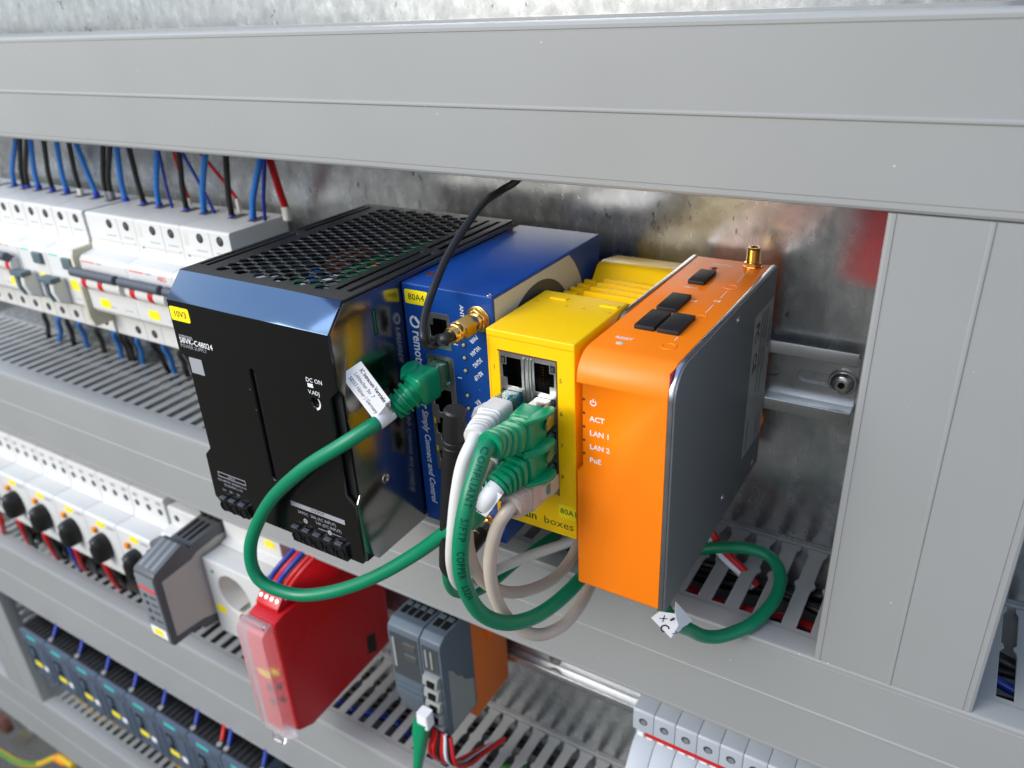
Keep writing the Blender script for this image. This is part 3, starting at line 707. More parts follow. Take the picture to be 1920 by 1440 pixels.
part('reset_hole', MB().lathe(W(85.7, 115.6, OZ1 - .1), ZV, [(0, 1.5), (.15, 1.4), (.3, .9), (.3, .1)], 16), 'cream', t)
part('config_slot', MB().box(87, 90.6, 22.8, 26.6, OZ1 - .05, OZ1 + .03), 'redw', t)
part('config_switch', MB().box(88.4, 89.8, 23.6, 26.0, OZ1 + .03, OZ1 + .35), 'matt', t)
sj = MB().lathe(W(103.2, 16.2, OZ1 - .1), ZV, [(0, 3.9), (.6, 3.9)], 28).lathe(W(103.2, 16.2, OZ1 + .5), ZV, [(0, 3.8), (1.5, 3.8), (1.7, 3.4)], 6)
pr = [(0, 2.9)]
for k in range(9): pr += [(.5 + k * .65, 2.65), (.82 + k * .65, 3.0)]
pr += [(6.6, 2.65), (6.9, 2.4), (6.9, 1.8), (4, 1.7)]
part('aerial_socket', sj.lathe(W(103.2, 16.2, OZ1 + 2.0), ZV, pr, 24), 'gold', t)
ic = [(82.9 + 1.25 * math.cos(R(a)), 36.5 + 1.25 * math.sin(R(a))) for a in range(125, 416, 12)] + [(82.9 + .85 * math.cos(R(a)), 36.5 + .85 * math.sin(R(a))) for a in range(413, 122, -12)]
part('power_symbol', MB().prism('d', ic, OD - .1, OD + .04).box(82.7, 83.1, OD - .1, OD + .04, 36.6, 38.0), 'print_w', t)
for s_, z in (('ACT', 30.0), ('LAN 1', 24.2), ('LAN 2', 18.6), ('PoE', 13.0)):
    ftext(s_, 2.9, 81.5, OD - .03, z, 'print_w', t, bold=.06, wx=1.0)
for z in (37.2, 31.8, 26.3, 20.8, 15.3):
    part('indicator', MB().prism('d', circ(OX0 + 2.85, z, .55, 12), OD - .1, OD + .03), 'brown', t)
lb = part('rating_label', MB().box(OX1 + 2.4, OX1 + 2.62, 10.5, 40, -28.3, 40.2), 'plcl', t)
def stext(b, sz, d, z, **k): return text(b, sz, W(OX1 + 2.65, d, z), -ZV, -DV, 'print_k', lb, **k)
stext('OnLogic', 4.4, 14.2, 32); stext('FC  CE', 8.0, 34.6, 36, bold=.1)
for d, z0, z1 in ((19.5, 8, 38), (22.5, -2, 38), (25.5, 12, 38), (28.2, 0, 38), (22.0, -26, -12), (17.5, -26, -14), (36, -26, -10)):
    part('small_print', MB().box(OX1 + 2.6, OX1 + 2.64, d - .5, d + .5, z0, z1), 'print_k', lb)
for d, z in ((65.8, 48.6), (66.1, -33.2), (20.5, -41)):
    part('side_screw', MB().lathe(W(OX1 + 2.45, d, z), XV, [(0, 1.6), (.3, 1.4), (.35, .7), (.1, .5)], 16), 'screw', t)
part('rail_clip', MB().box(104, 112.6, 8.2, 9.6, -27, -20).box(110.5, 113.2, 8.4, 11.5, -24.5, -21.5), 'orange', t, bev=.3)

# ================================================================== network cables
def plug_set(t, port, latch, w=ZV, out=DV, boot_end=None, aim=None, length=32, bootmat='boot', plugmat='greenclear', wings=True, slim=1.0):
    """clear plug, moulded boot with ribbed strain relief; returns where the sheath starts and its direction"""
    port = port.copy(); lat = XV * latch
    end = boot_end if boot_end is not None else port + out * length
    pg = MB()
    c0 = port - out * 4
    secs = [(c0, w, lat, 5.7, 3.6, 9), (port + out * 9.5, w, lat, 5.7, 3.9, 9)]
    pg.loft(secs, 28); part('plug', pg, plugmat, t)
    part('latch', MB().loft([(port - out * 3 + lat * 4.0, w, lat, 2.6, .45, 8), (port + out * 6 + lat * 5.6, w, lat, 2.6, .45, 8), (port + out * 10 + lat * 6.4, w, lat, 1.6, .45, 8)], 16), plugmat, t)
    part('plug_contacts', MB().loft([(port + out * 2.5 - lat * 2.4, w, lat, 4.6, .4, 10), (port + out * 7.5 - lat * 2.4, w, lat, 4.6, .4, 10)], 12), 'gold', t)
    # boot: body then ribs along a smooth curve to the sheath
    p1 = port + out * 7.2; p2 = port + out * 17
    k = (end - p2).length
    mid = p2.lerp(end, .5) + out * (.10 * k)
    nxt = aim if aim is not None else end + (end - mid)
    nxt = end + (nxt - end).normalized() * (end - mid).length
    cur = catmull([p1, (p1 + p2) / 2, p2, mid, end, nxt], 24)[:97]
    fr_ = frames(cur, w); L = len(cur); secs = []
    for i, (c, tg, a, b) in enumerate(fr_):
        s_ = i / (L - 1)
        if s_ < .5:
            h1, h2, ex = 6.6 * slim, 5.1 * slim, 7 - 3 * s_
            if i == 0: h1, h2 = h1 * .93, h2 * .93
        else:
            q = (s_ - .5) / .5
            h1 = (6.3 - 1.6 * q) * slim; h2 = (5.1 - .5 * q) * slim; ex = 3.6 - 1.4 * q
            if int(q * 100 / 10) % 2 == 1 and q < .92: h1 *= .79; h2 *= .79
        secs.append((c, a, b, h1, h2, ex))
    ribs = []
    for i in range(len(secs) - 1):
        ribs.append(secs[i])
    ribs.append(secs[-1])
    bt = part('boot', MB().loft(ribs, 28), bootmat, t, ang=35)
    if wings:
        for sg in (1, -1):
            prof = [(21, 3.4), (18.5, 5.4), (15.5, 7.6), (12.5, 8.9), (9.2, 9.2), (6.8, 8.4), (5.6, 7.0), (6.0, 5.6), (8.5, 4.2), (12, 3.0)]
            def q(p, a): return port + out * p[0] + lat * p[1] + w * (sg * (4.9 + a + .10 * p[1]))
            mb = MB(); A = [mb.bm.verts.new(q(p, 0)) for p in prof]; B = [mb.bm.verts.new(q(p, 1.5)) for p in prof]; n = len(prof)
            mb.bm.faces.new(A); mb.bm.faces.new(B[::-1])
            for i in range(n): mb.bm.faces.new((A[i], B[i], B[(i + 1) % n], A[(i + 1) % n]))
            part('wing', mb, bootmat, bt, bev=.4)
    tg = fr_[-1][1]
    return end, tg
def cable(t, pts, r, m, sub=8): return part('sheath', MB().tube(catmull(pts, sub), r, 18), m, t, ang=60)
def sleeve_along(pts, s0, s1, r, m, t, name='paper_sleeve', back=False, taper=0.):
    cur = catmull(pts[::-1] if back else pts, 14); acc = 0; out = []
    for a, b in zip(cur, cur[1:]):
        acc += (b - a).length
        if s0 <= acc <= s1: out.append(b)
    mb = MB(); fr_ = frames(out, Vector((0, -.6, .8))); rings = []
    for i, (c, tg, a, b) in enumerate(fr_):
        rr_ = r + taper * i / (len(fr_) - 1)
        rings.append([mb.bm.verts.new(c + a * (rr_ * math.cos(2 * math.pi * k / 22)) + b * (rr_ * math.sin(2 * math.pi * k / 22))) for k in range(22)])
    for A, B in zip(rings, rings[1:]):
        for k in range(22): mb.bm.faces.new((A[k], A[(k + 1) % 22], B[(k + 1) % 22], B[k]))
    return part(name, mb, m, t, ang=60), out, fr_
def wrap_text(body, size, pts, s0, r, ref, m, parent, bold=0., spacing=1., flip=False, wx=1.):
    cur = catmull(pts, 14); fr_ = frames(cur, ref); acc = [0]
    for a, b in zip(cur, cur[1:]): acc.append(acc[-1] + (b - a).length)
    me = text_mesh(body, size, 0.02, 'LEFT', bold, spacing, wx=wx); og = origin_of(parent)
    bm = bmesh.new(); bm.from_mesh(me)
    for k in range(-8, 9): bmesh.ops.bisect_plane(bm, geom=bm.verts[:] + bm.edges[:] + bm.faces[:], plane_co=(0, k * .35, 0), plane_no=(0, 1, 0), dist=1e-5)
    mxx = max(v.co.x for v in bm.verts)
    for k in range(1, int(mxx / 2.2) + 1): bmesh.ops.bisect_plane(bm, geom=bm.verts[:] + bm.edges[:] + bm.faces[:], plane_co=(k * 2.2, 0, 0), plane_no=(1, 0, 0), dist=1e-5)
    bm.to_mesh(me); bm.free()
    for v in me.vertices:
        s_ = min(max(s0 + v.co.x, 0), acc[-1] - .01)
        i = max(k for k in range(len(acc)) if acc[k] <= s_); i = min(i, len(cur) - 2)
        u = (s_ - acc[i]) / (acc[i + 1] - acc[i])
        c = cur[i].lerp(cur[i + 1], u); tg = (cur[i + 1] - cur[i]).normalized()
        n = (CAM - c); n = (n - tg * n.dot(tg)).normalized(); b = n.cross(tg)
        ang = v.co.y / r + flip
        v.co = (c + (n * math.cos(ang) + b * math.sin(ang)) * (r + .06 + v.co.z) - og) * S
    me.update(); me.name = 'lettering'
    return link('lettering', me, MT[m], parent)

# --- long green loop: router socket -> round in front of the power supply -> switch socket 7
t = thing('network_cable', K(-1, BD, 17), 'green network cable looping out in front of the black power supply', 'network cable', 'network cables')
PR = K(-1.8, BD, 19.4)
e0, tg0 = plug_set(t, PR, -1, boot_end=bC(738, 768, 310), aim=bC(700, 797, 303))
e1, tg1 = plug_set(t, W(60.9, YD, 12.3), 1, boot_end=bC(934, 911, 276), aim=bC(903, 960, 279))
pts = [e0 - tg0 * 4, e0 + tg0 * 3, bC(700, 797, 303), bC(640, 835, 305), bC(565, 883, 318), bC(503, 945, 342), bC(470, 1022, 357), bC(485, 1085, 364), bC(550, 1114, 362), bC(620, 1110, 354), bC(700, 1083, 342), bC(780, 1038, 328), bC(840, 996, 312), bC(876, 985, 296), bC(898, 966, 284), e1 + tg1 * 5, e1 - tg1 * 4]
sh = cable(t, pts, 2.95, 'green')
# folded paper flag on the router end
A, B, Cc, Dd = bC(638, 703, 299), bC(677, 677, 297), bC(748, 765, 302), bC(709, 803, 303)
la = ((Dd - A) + (Cc - B)).normalized(); wa = (B - A); wa = (wa - la * wa.dot(la)).normalized(); nn = la.cross(wa)
if nn.dot(CAM - A) < 0: nn = -nn
mb = MB(); hw = (B - A).length
crn = [A, B, B + la * ((Cc - B).length * .80), A + la * ((Dd - A).length * .86)]
V1 = [mb.bm.verts.new(p + nn * .3) for p in crn]; V0 = [mb.bm.verts.new(p) for p in crn]
mb.bm.faces.new(V1); mb.bm.faces.new(V0[::-1])
for i in range(4): mb.bm.faces.new((V0[i], V1[i], V1[(i + 1) % 4], V0[(i + 1) % 4]))
fl = part('paper_flag', mb, 'label', t)
ta = e0 + tg0 * .5; tb_ = e0 + tg0 * 10.5
sleeve_along(pts, 4.5, 15, 3.2, 'label', t, name='flag_wrap')
mb = MB(); J = [crn[3], crn[2], ta + nn * 3.2 + tg0 * .2, tb_ + nn * 3.2 - tg0 * .2]
Jv = [mb.bm.verts.new(p) for p in J] + [mb.bm.verts.new(p - nn * .3) for p in J]
for f in ((0, 1, 2, 3), (4, 5, 6, 7), (0, 1, 5, 4), (1, 2, 6, 5), (2, 3, 7, 6), (3, 0, 4, 7)): mb.bm.faces.new([Jv[i] for i in f])
part('flag_fold', mb, 'label', t)
for k, (b, sz, bo) in enumerate((('IC Intracom Vertriebs GmbH', 2.15, .05), ('Löhbacher Str. 7', 2.15, 0), ('58553 Halver | Germany', 2.15, 0))):
    text(b, sz, A + wa * (hw * (.80 - .27 * k)) + la * 2.6 + nn * .33, la, wa, 'print_k', fl, bold=bo, wx=.80)
# paper sleeve on the switch end
sleeve_along(pts, 4.2, 15.0, 3.35, 'label', t, back=True, taper=-.1)
lf = [bC(914, 908, 272.5), bC(942, 928, 271.5), bC(912, 969, 276.5), bC(893, 958, 277.5)]
n_ = (lf[1] - lf[0]).cross(lf[2] - lf[0]).normalized(); n_ = n_ if n_.dot(CAM - lf[0]) > 0 else -n_
mb = MB(); F_ = [mb.bm.verts.new(p + n_ * .3) for p in lf]; G_ = [mb.bm.verts.new(p) for p in lf]
mb.bm.faces.new(F_); mb.bm.faces.new(G_[::-1])
for i in range(4): mb.bm.faces.new((F_[i], F_[(i + 1) % 4], G_[(i + 1) % 4], G_[i]))
part('paper_flag', mb, 'label', t)

# --- printed green cable from socket 6
t = thing('network_cable', W(61, YD, 26), 'green network cable with printed sheath hanging from the upper right socket of the switch', 'network cable', 'network cables')
e, tg = plug_set(t, W(60.9, YD, 25.7), 1, boot_end=bC(918, 836, 262), aim=bC(900, 868, 259), plugmat='shield')
pts = [e - tg * 4, e + tg * 3, bC(898, 873, 258.5), bC(880, 930, 258), bC(866, 1000, 261), bC(864, 1065, 268), bC(878, 1115, 277), bC(905, 1152, 287), bC(950, 1168, 297), bC(1005, 1155, 308), bC(1060, 1115, 322), bC(1110, 1060, 340), bC(1150, 1010, 360)]
sh = cable(t, pts, 2.95, 'green')
wrap_text('COMPLIANT   S/FTP   COPPER   LSZH', 3.7, pts, 7.0, 2.95, ZV, 'print_dg', sh, spacing=1.2, bold=.0, wx=.80)

# --- white cable from socket 2 (cyan plug)
t = thing('network_cable', W(47, YD, 26), 'white network cable with a cyan plug in the left column of the switch', 'network cable', 'network cables')
e, tg = plug_set(t, W(47.4, YD, 25.7), -1, boot_end=bC(891, 822, 270), aim=bC(868, 872, 268), bootmat='wsheath', plugmat='cyanclear', wings=False, slim=.92)
cl_ = MB().loft([(W(44.2, YD + 3.5, 25.7), ZV, XV, 3.2, .8, 6), (W(40.8, YD + 8, 25.7), ZV, XV, 3.2, .9, 6), (W(39.6, YD + 13, 25.7), ZV, XV, 3.0, .9, 6), (W(41.6, YD + 18, 25.7), ZV, XV, 2.6, .9, 6)], 16)
part('latch_guard', cl_, 'wsheath', t)
pts = [e - tg * 4, e + tg * 3, bC(868, 872, 268), bC(857, 930, 271), bC(850, 1000, 279), bC(848, 1055, 294), bC(858, 1092, 318), bC(880, 1098, 343), bC(925, 1072, 366), bC(985, 1045, 378), bC(1050, 1022, 386), bC(1110, 1000, 392)]
cable(t, pts, 2.5, 'wsheath')
# --- second white cable below it
t = thing('network_cable', W(47, YD, 12), 'pale network cable half hidden behind the printed green one, curving round to the right', 'network cable', 'network cables')
e, tg = plug_set(t, W(47.4, YD, 12.3), -1, boot_end=bC(912, 868, 281), aim=bC(888, 920, 283), bootmat='wsheath', plugmat='clear', wings=False, slim=.92)
pts = [e - tg * 4, e + tg * 3, bC(888, 920, 283), bC(876, 985, 291), bC(880, 1035, 301), bC(897, 1078, 311), bC(928, 1104, 321), bC(975, 1110, 331), bC(1030, 1090, 343), bC(1068, 1052, 354), bC(1088, 1005, 364), bC(1095, 965, 374)]
cable(t, pts, 2.5, 'bsheath')
# --- beige cable from socket 8
t = thing('network_cable', W(61, YD, -1), 'beige network cable from the lowest socket of the yellow switch, hanging lowest', 'network cable', 'network cables')
e, tg = plug_set(t, W(60.9, YD, -1.1), 1, boot_end=bC(958, 950, 279), aim=bC(938, 978, 281), bootmat='bsheath', plugmat='greenclear', wings=False, slim=.95)
part('latch_guard', MB().loft([(W(66.6, YD + 1.5, -2), ZV, XV, 3.4, .8, 6), (W(66.8, YD + 6, -2), ZV, XV, 3.4, .9, 6), (W(65.4, YD + 11, -2), ZV, XV, 3.2, 1.0, 6), (W(62.4, YD + 17, -2), ZV, XV, 2.8, 1.2, 6)], 16), 'bsheath', t)
pts = [e - tg * 4, e + tg * 2.5, bC(934, 985, 281), bC(921, 1030, 287), bC(919, 1075, 293), bC(930, 1122, 301), bC(957, 1165, 309), bC(1003, 1190, 317), bC(1050, 1176, 325), bC(1085, 1138, 334), bC(1110, 1090, 345), bC(1135, 1030, 360)]
cable(t, pts, 2.55, 'bsheath')
# --- dark green cable far behind the bundle
t = thing('network_cable', W(47, YD, -1), 'dark green network cable peeping out left of the white one behind the bundle', 'network cable', 'network cables')
e, tg = plug_set(t, W(47.4, YD, -1.1), -1, boot_end=bC(905, 920, 297), aim=bC(868, 975, 305), plugmat='clear', wings=False, slim=.9)
pts = [e - tg * 4, e + tg * 3, bC(868, 975, 305), bC(845, 1030, 316), bC(838, 1075, 330), bC(850, 1108, 345), bC(885, 1112, 358), bC(925, 1092, 370), bC(975, 1050, 384), bC(1025, 1012, 394), bC(1075, 985, 402)]
cable(t, pts, 2.2, 'green')
# --- short green cable from under the computer into the duct
t = thing('network_cable', W(105, 100, OZ0), 'short green network cable under the orange computer bending back into the duct', 'network cable', 'network cables')
part('plug', MB().loft([(W(99, 112, OZ0 + 3), XV, DV, 4, 5.7, 9), (W(99, 112, OZ0 - 5), XV, DV, 4, 5.7, 9)], 20), 'clear', t)
part('boot', MB().loft([(W(99, 112, OZ0 - 3), XV, DV, 4.6, 6.0, 6), (W(100, 112, OZ0 - 7), XV, DV, 4.2, 5.0, 5), (W(102.5, 111, OZ0 - 12), XV, DV, 3.4, 3.6, 2.5)], 20), 'boot', t)
pts = [W(101.5, 111.5, OZ0 - 10), bC(1262, 1164, 321), bC(1292, 1180, 331), bC(1322, 1193, 338), bC(1360, 1191, 343), bC(1412, 1168, 349), bC(1452, 1124, 358), bC(1463, 1080, 367), bC(1445, 1045, 375), bC(1405, 1029, 381), bC(1355, 1026, 386), bC(1310, 1030, 392)]
cable(t, pts, 2.9, 'green')
def leaf(pts_, th, m, name):
    n_ = (pts_[1] - pts_[0]).cross(pts_[2] - pts_[0]).normalized()
    if n_.dot(CAM - pts_[0]) < 0: n_ = -n_
    mb = MB(); F = [mb.bm.verts.new(p + n_ * th) for p in pts_]; G = [mb.bm.verts.new(p) for p in pts_]; k = len(pts_)
    mb.bm.faces.new(F); mb.bm.faces.new(G[::-1])
    for i in range(k): mb.bm.faces.new((F[i], F[(i + 1) % k], G[(i + 1) % k], G[i]))
    return part(name, mb, m, t), n_
ps, n3 = leaf([bC(1221, 1158, 314), bC(1236, 1146, 313), bC(1266, 1150, 312), bC(1272, 1172, 314), bC(1258, 1196, 317)], .3, 'label', 'paper_tag')
leaf([bC(1266, 1150, 312.2), bC(1266, 1128, 318), bC(1297, 1164, 326), bC(1258, 1196, 317.2), bC(1272, 1172, 314.2)], .3, 'label', 'paper_tag')
uu = (bC(1262, 1176, 315) - bC(1240, 1150, 313)).normalized(); vv = n3.cross(uu)
oo = bC(1243, 1168, 314) + n3 * .5
text('C', 5.0, bC(1240, 1171, 315) + n3 * .6, uu, vv, 'print_k', ps, bold=.04)
text('X', 3.6, bC(1240, 1155, 313.6) + n3 * .6, uu, vv, 'print_k', ps)
text('-', 6.5, bC(1255, 1161, 313) + n3 * .6, vv, -uu, 'print_k', ps, bold=.15)
text('7', 3.2, bC(1262, 1184, 315) + n3 * .6, uu, vv, 'print_k', ps)

# ================================================================== aerials
def Kp(x, d, z): return K(x, d, z)
t = thing('aerial_lead', K(20, 112, 48), 'thin black aerial lead with gold connector curving up from the router to the upper duct', 'aerial cable')
j0 = K(20, BD + 4.2, 48.35)
part('connector', MB().lathe(j0, DV, [(0, 3.3), (2.4, 3.5)], 24).lathe(j0 + DV * 2.4, DV, [(0, 3.9), (.6, 4.4), (6.6, 4.4), (7.2, 3.9)], 6)
     .lathe(j0 + DV * 9.6, DV, [(0, 3.5), (1.2, 3.7), (2.3, 3.7), (2.6, 3.3), (4.2, 3.2), (5.0, 2.9)], 24), 'gold', t, ang=25)
j1 = j0 + DV * 14.0
part('sleeve', MB().tube(catmull([j1, j1 + DV * 4 + ZV * .2, bC(826, 637, 291), bC(812, 644, 290)]), 2.25, 18), 'blackw', t)
pts = [j1 + DV * 6, bC(826, 639, 291), bC(812, 649, 287), bC(800, 646, 286), bD(794, 629, 144), bD(795, 602, 139), bD(804, 566, 132), bD(818, 528, 125), bD(838, 482, 114), bD(868, 432, 102), bD(905, 382, 87), bD(940, 357, 72), W(17, 66, 96), W(24, 60, 108), W(30, 52, 118)]
cable(t, pts, 1.55, 'blackw')
t = thing('stick_aerial', K(17.5, 108, -53), 'black stick aerial standing up in front of the blue router', 'aerial')
j0 = K(17.5, BD + 3, -53.4)
part('aerial_nut', MB().lathe(j0, DV, [(0, 3.8), (4, 4.0), (8, 4.0), (8.4, 3.4)], 18), 'gold', t)
part('hinge', MB().lathe(j0 + DV * 4, Vector((0, -1, -.16)), [(0, 4.4), (8, 4.5), (16, 4.2), (22, 4.1), (25, 3.0)], 20), 'blackw', t)
b0 = W(25.8, 148.5, -46); b1 = W(36.2, 148.5, 31.4); ln = (b1 - b0).length
part('rod', MB().lathe(b0, b1 - b0, [(0, 3.4), (2, 4.1), (6, 4.3), (ln - 16, 4.35), (ln - 15.7, 4.05), (ln - 15.1, 4.05), (ln - 14.8, 4.35), (ln - 13.4, 4.35), (ln - 13.1, 4.05), (ln - 12.6, 4.05), (ln - 12.3, 4.35), (ln - .8, 4.3), (ln, 3.7)], 26), 'blackw', t, ang=20)

# ================================================================== upper row: circuit breakers
def breaker_body(t, x0, x1):
    prof = [(9, 34), (9, 47.5), (53.8, 47.5), (55, 46.4), (55, 28), (57, 23), (66, 21), (68, 18.5), (68, -16), (66, -19), (57, -22), (55, -25), (55, -40), (53, -41.5), (9, -41.5), (9, -34)]
    part('body', MB().prism('x', prof, x0 + .12, x1 - .12), 'white', t, bev=.4)
def screw_hole(t, x, z, d=55.):
    h = part('screw_hole', MB().lathe(W(x, d - .05, z), DV, [(0, 3.0), (.12, 3.0)], 18), 'hole', t)
    part('clamp_screw', MB().lathe(W(x, d, z), DV, [(0, 2.2), (.14, 2.0)], 14), 'dkgrey', h)
def seams(t, x0, x1, poles):
    m = MB()
    for k in range(1, poles): m.box(x1 - 18 * k - .2, x1 - 18 * k + .2, 54.9, 55.08, 27, 46).box(x1 - 18 * k - .2, x1 - 18 * k + .2, 54.9, 55.08, -40, -25)
    for k in range(poles): m.box(x1 - 18 * k - 14, x1 - 18 * k - 4, 54.9, 55.06, 33.6, 34.2).box(x1 - 18 * k - 13, x1 - 18 * k - 5, 67.9, 68.06, -12.4, -11.8)
    part('seam', m, 'print_g', t)['kind'] = 'stuff'
    for k in range(poles): part('wire_mouth', MB().box(x1 - 18 * k - 12.5, x1 - 18 * k - 5.5, 18, 30, 47.4, 47.7), 'dkgrey', t)
def lever_breaker(x1, w, label, brand=False, poles=2, aux=True):
    x0 = x1 - w
    t = thing('circuit_breaker', W((x0 + x1) / 2, 9, -41), label, 'circuit breaker', 'white circuit breakers on the upper rail')
    breaker_body(t, x0, x1); seams(t, x0, x1, poles)
    for k in range(poles): screw_hole(t, x1 - 9 - 18 * k, 41.7); screw_hole(t, x1 - 9 - 18 * k, -33.5)
    if aux:
        part('aux_slot', MB().box(x0 + 2.6, x0 + 6.4, 54.9, 55.1, 36, 44), 'white2', t)
        part('aux_hole', MB().box(x0 + 3.4, x0 + 5.6, 54.9, 55.15, 29, 31), 'hole', t)
    for z in (24.5,): part('wire_recess', MB().box(x0 + 3, x1 - 3, 54.9, 55.6, 30, 31), 'white2', t)
    part('lever_bar', MB().lathe(W(x0 + 2, 75.5, 12.4), XV, [(0, 2.6), (.6, 3.2), (w - 5, 3.2), (w - 4.4, 2.6)], 18), 'lever', t)
    dr = part('lever_drum', MB().lathe(W(x0 + 3, 69.5, 5), XV, [(0, 5.4), (w - 6, 5.4)], 22), 'white', t, bev=.4)
    for k in range(poles):
        xa = x0 + 8 + k * 18
        part('flag_segment', MB().lathe(W(xa, 69.5, 5), XV, [(0, 5.55), (5.2, 5.55)], 22), 'redw', dr)
        part('lever_arm', MB().box(xa + .4, xa + 4.6, 70, 75, 8, 12), 'lever', dr, bev=.4)
    part('name_tag', MB().prism('d', rrect(x0 + 12, x0 + 23, -13.5, -7.5, .8), 67.9, 68.15), 'ylabel', t)
    part('print_line', MB().box(x0 + 3, x0 + 17, 67.9, 68.1, 17.2, 18), 'redpr', t)
    part('print_line', MB().box(x0 + 19, x0 + 25, 67.9, 68.1, 17.2, 18), 'print_g', t)
    if brand: ftext('AEG', 4.4, x1 - 10, 68.05, 16.0, 'redpr', t, align='CENTER', bold=.08)
    return t
lever_breaker(-189, 45, 'white circuit breaker at the right end, mostly hidden by the black power supply')
lever_breaker(-234, 45, 'white lever circuit breaker with red brand letters beside the black power supply', brand=True)
lever_breaker(-279, 52, 'white lever circuit breaker just right of the beige divider', poles=2, aux=False)
dvd = MB().prism('x', [(40, 27), (70, 25), (71.5, 20), (71.5, -22), (69, -30), (40, -30)], -334.4, -331.2)
single('divider_plate', dvd, 'cream', 'thin beige divider plate standing between the upper breakers', 'divider', bev=.3)
def rcbo(x1, label):
    x0 = x1 - 36
    t = thing('circuit_breaker', W((x0 + x1) / 2, 9, -41), label, 'circuit breaker', 'white circuit breakers on the upper rail')
    breaker_body(t, x0, x1); seams(t, x0, x1, 2)
    for k in range(2): screw_hole(t, x1 - 9 - 18 * k, 41.7); screw_hole(t, x1 - 9 - 18 * k, -33.5)
    part('test_button', MB().box(x1 - 15, x1 - 4.5, 67.9, 70.5, 9.5, 17.5), 'test', t, bev=.8)
    part('name_tag', MB().prism('d', rrect(x1 - 15, x1 - 4.2, -5.6, 1.6, .8), 67.9, 68.15), 'ylabel', t)
    part('print_line', MB().box(x0 + 4, x0 + 14, 67.9, 68.1, 17.2, 18.2), 'cyan', t)
    tg_ = part('toggle', MB().prism('x', [(68, 2), (74, 3), (78, 0), (78.5, -6), (76, -14), (68, -18)], x0 + 3, x0 + 16), 'white', t, bev=1.2, seg=3)
    part('toggle_cap', MB().box(x0 + 1.5, x0 + 17.5, 72, 79.5, .5, 4.2), 'test', tg_, bev=.8)
    part('toggle_stem', MB().prism('x', [(76, 1), (80, 1), (79.6, -8), (77, -14)], x0 + 7.6, x0 + 11.6), 'test', tg_, bev=.4)
    return t
rcbo(-334.6, 'white breaker with grey test button, directly left of the beige divider')
rcbo(-370.8, 'white breaker with grey test button, second to the left of the beige divider')
for k, nm in enumerate(('nearest to', 'second left of', 'third left of', 'fourth left of')):
    lever_breaker(-407 - 36.1 * k, 36, 'white lever circuit breaker %s the two with grey test buttons' % nm, poles=2, aux=False)

# wires above the breakers
def wire(pts, r, m, label, sleeve=None, group='wires', tip=None):
    root = thing('wire', pts[0], label, 'wire', group)
    part('insulation', MB().tube(catmull(pts, 6), r, 12), m, root, ang=60)
    if sleeve:
        d_ = (pts[1] - pts[0]).normalized()
        part('ferrule_sleeve', MB().lathe(pts[0] - d_ * 4, d_, [(0, r * .8), (1, r * 1.25), (8, r * 1.3), (9, r * 1.15)], 14), sleeve, root)
    return root
def Z1(x, y): return x / 3, 240 + y / 3
TOPW = [(80, 315, 85, 90, 'blink', 2.1, 'ferr'), (135, 325, 113, 90, 'blackw', 2.0, 'ferr'), (158, 325, 150, 95, 'blackw', 2.0, 'ferr'), (215, 325, 175, 95, 'blink', 2.1, 'ferr'), (295, 340, 250, 95, 'blackw', 2.0, 'ferr'),
        (375, 345, 322, 105, 'blink', 2.1, 'ferr'), (450, 345, 393, 110, 'blackw', 2.0, 'white2'), (540, 365, 438, 115, 'blink', 2.1, 'ferr'), (597, 360, 580, 125, 'blackw', 2.1, 'relayf'), (622, 360, 617, 128, 'blackw', 2.1, 'relayf'),
        (705, 395, 660, 135, 'blink', 2.2, 'ferr'), (810, 420, 733, 140, 'blackw', 2.1, 'ferr'), (895, 430, 883, 155, 'blink', 2.2, 'ferr'), (970, 450, 900, 165, 'dblue', 1.2, None), (1050, 455, 1010, 160, 'blackw', 2.1, 'ferr'),
        (1215, 495, 1040, 165, 'dblue', 1.2, None), (1150, 470, 1152, 175, 'blink', 2.3, 'ferr'), (1335, 405, 1150, 170, 'redw', 1.3, 'white2'), (1305, 495, 1272, 180, 'blackw', 2.2, 'ferr'), (1425, 510, 1460, 200, 'blink', 2.3, 'ferr'),
        (1495, 540, 1488, 205, 'dblue', 1.4, None), (1607, 450, 1525, 200, 'redw', 2.6, 'white2'), (1062, 400, 985, 160, 'redw', 1.3, 'white2')]
NM = dict(blink='blue', blackw='black', dblue='thin dark blue', redw='red', whitew='white', yelloww='yellow', greenw='green')
cnt = {}
for i, (a, b, c, d, m, r_, sl_) in sorted(enumerate(TOPW), key=lambda q: -q[1][0]):
    n_ = cnt.get(m, 0); cnt[m] = n_ + 1
    p0 = bD(*Z1(a, b), 24 if m != 'redw' else 14); p1 = bD(*Z1(c, d), 30 if m != 'redw' else 22)
    q = p0.lerp(p1, .35) + Vector((p0.x - p1.x, 0, 0)) * .10
    p0b = p0.copy(); p0b.z -= 4
    wire([p0b, p0, q, p0.lerp(p1, .7) + Vector((p0.x - p1.x, 0, 0)) * .06, p1, p1 + (p1 - q) * .45], r_ * .86, m,
         '%s wire above the upper breakers, %s of its colour counting from the right' % (NM[m], ORD[n_]), sl_, 'wires above the upper breakers')
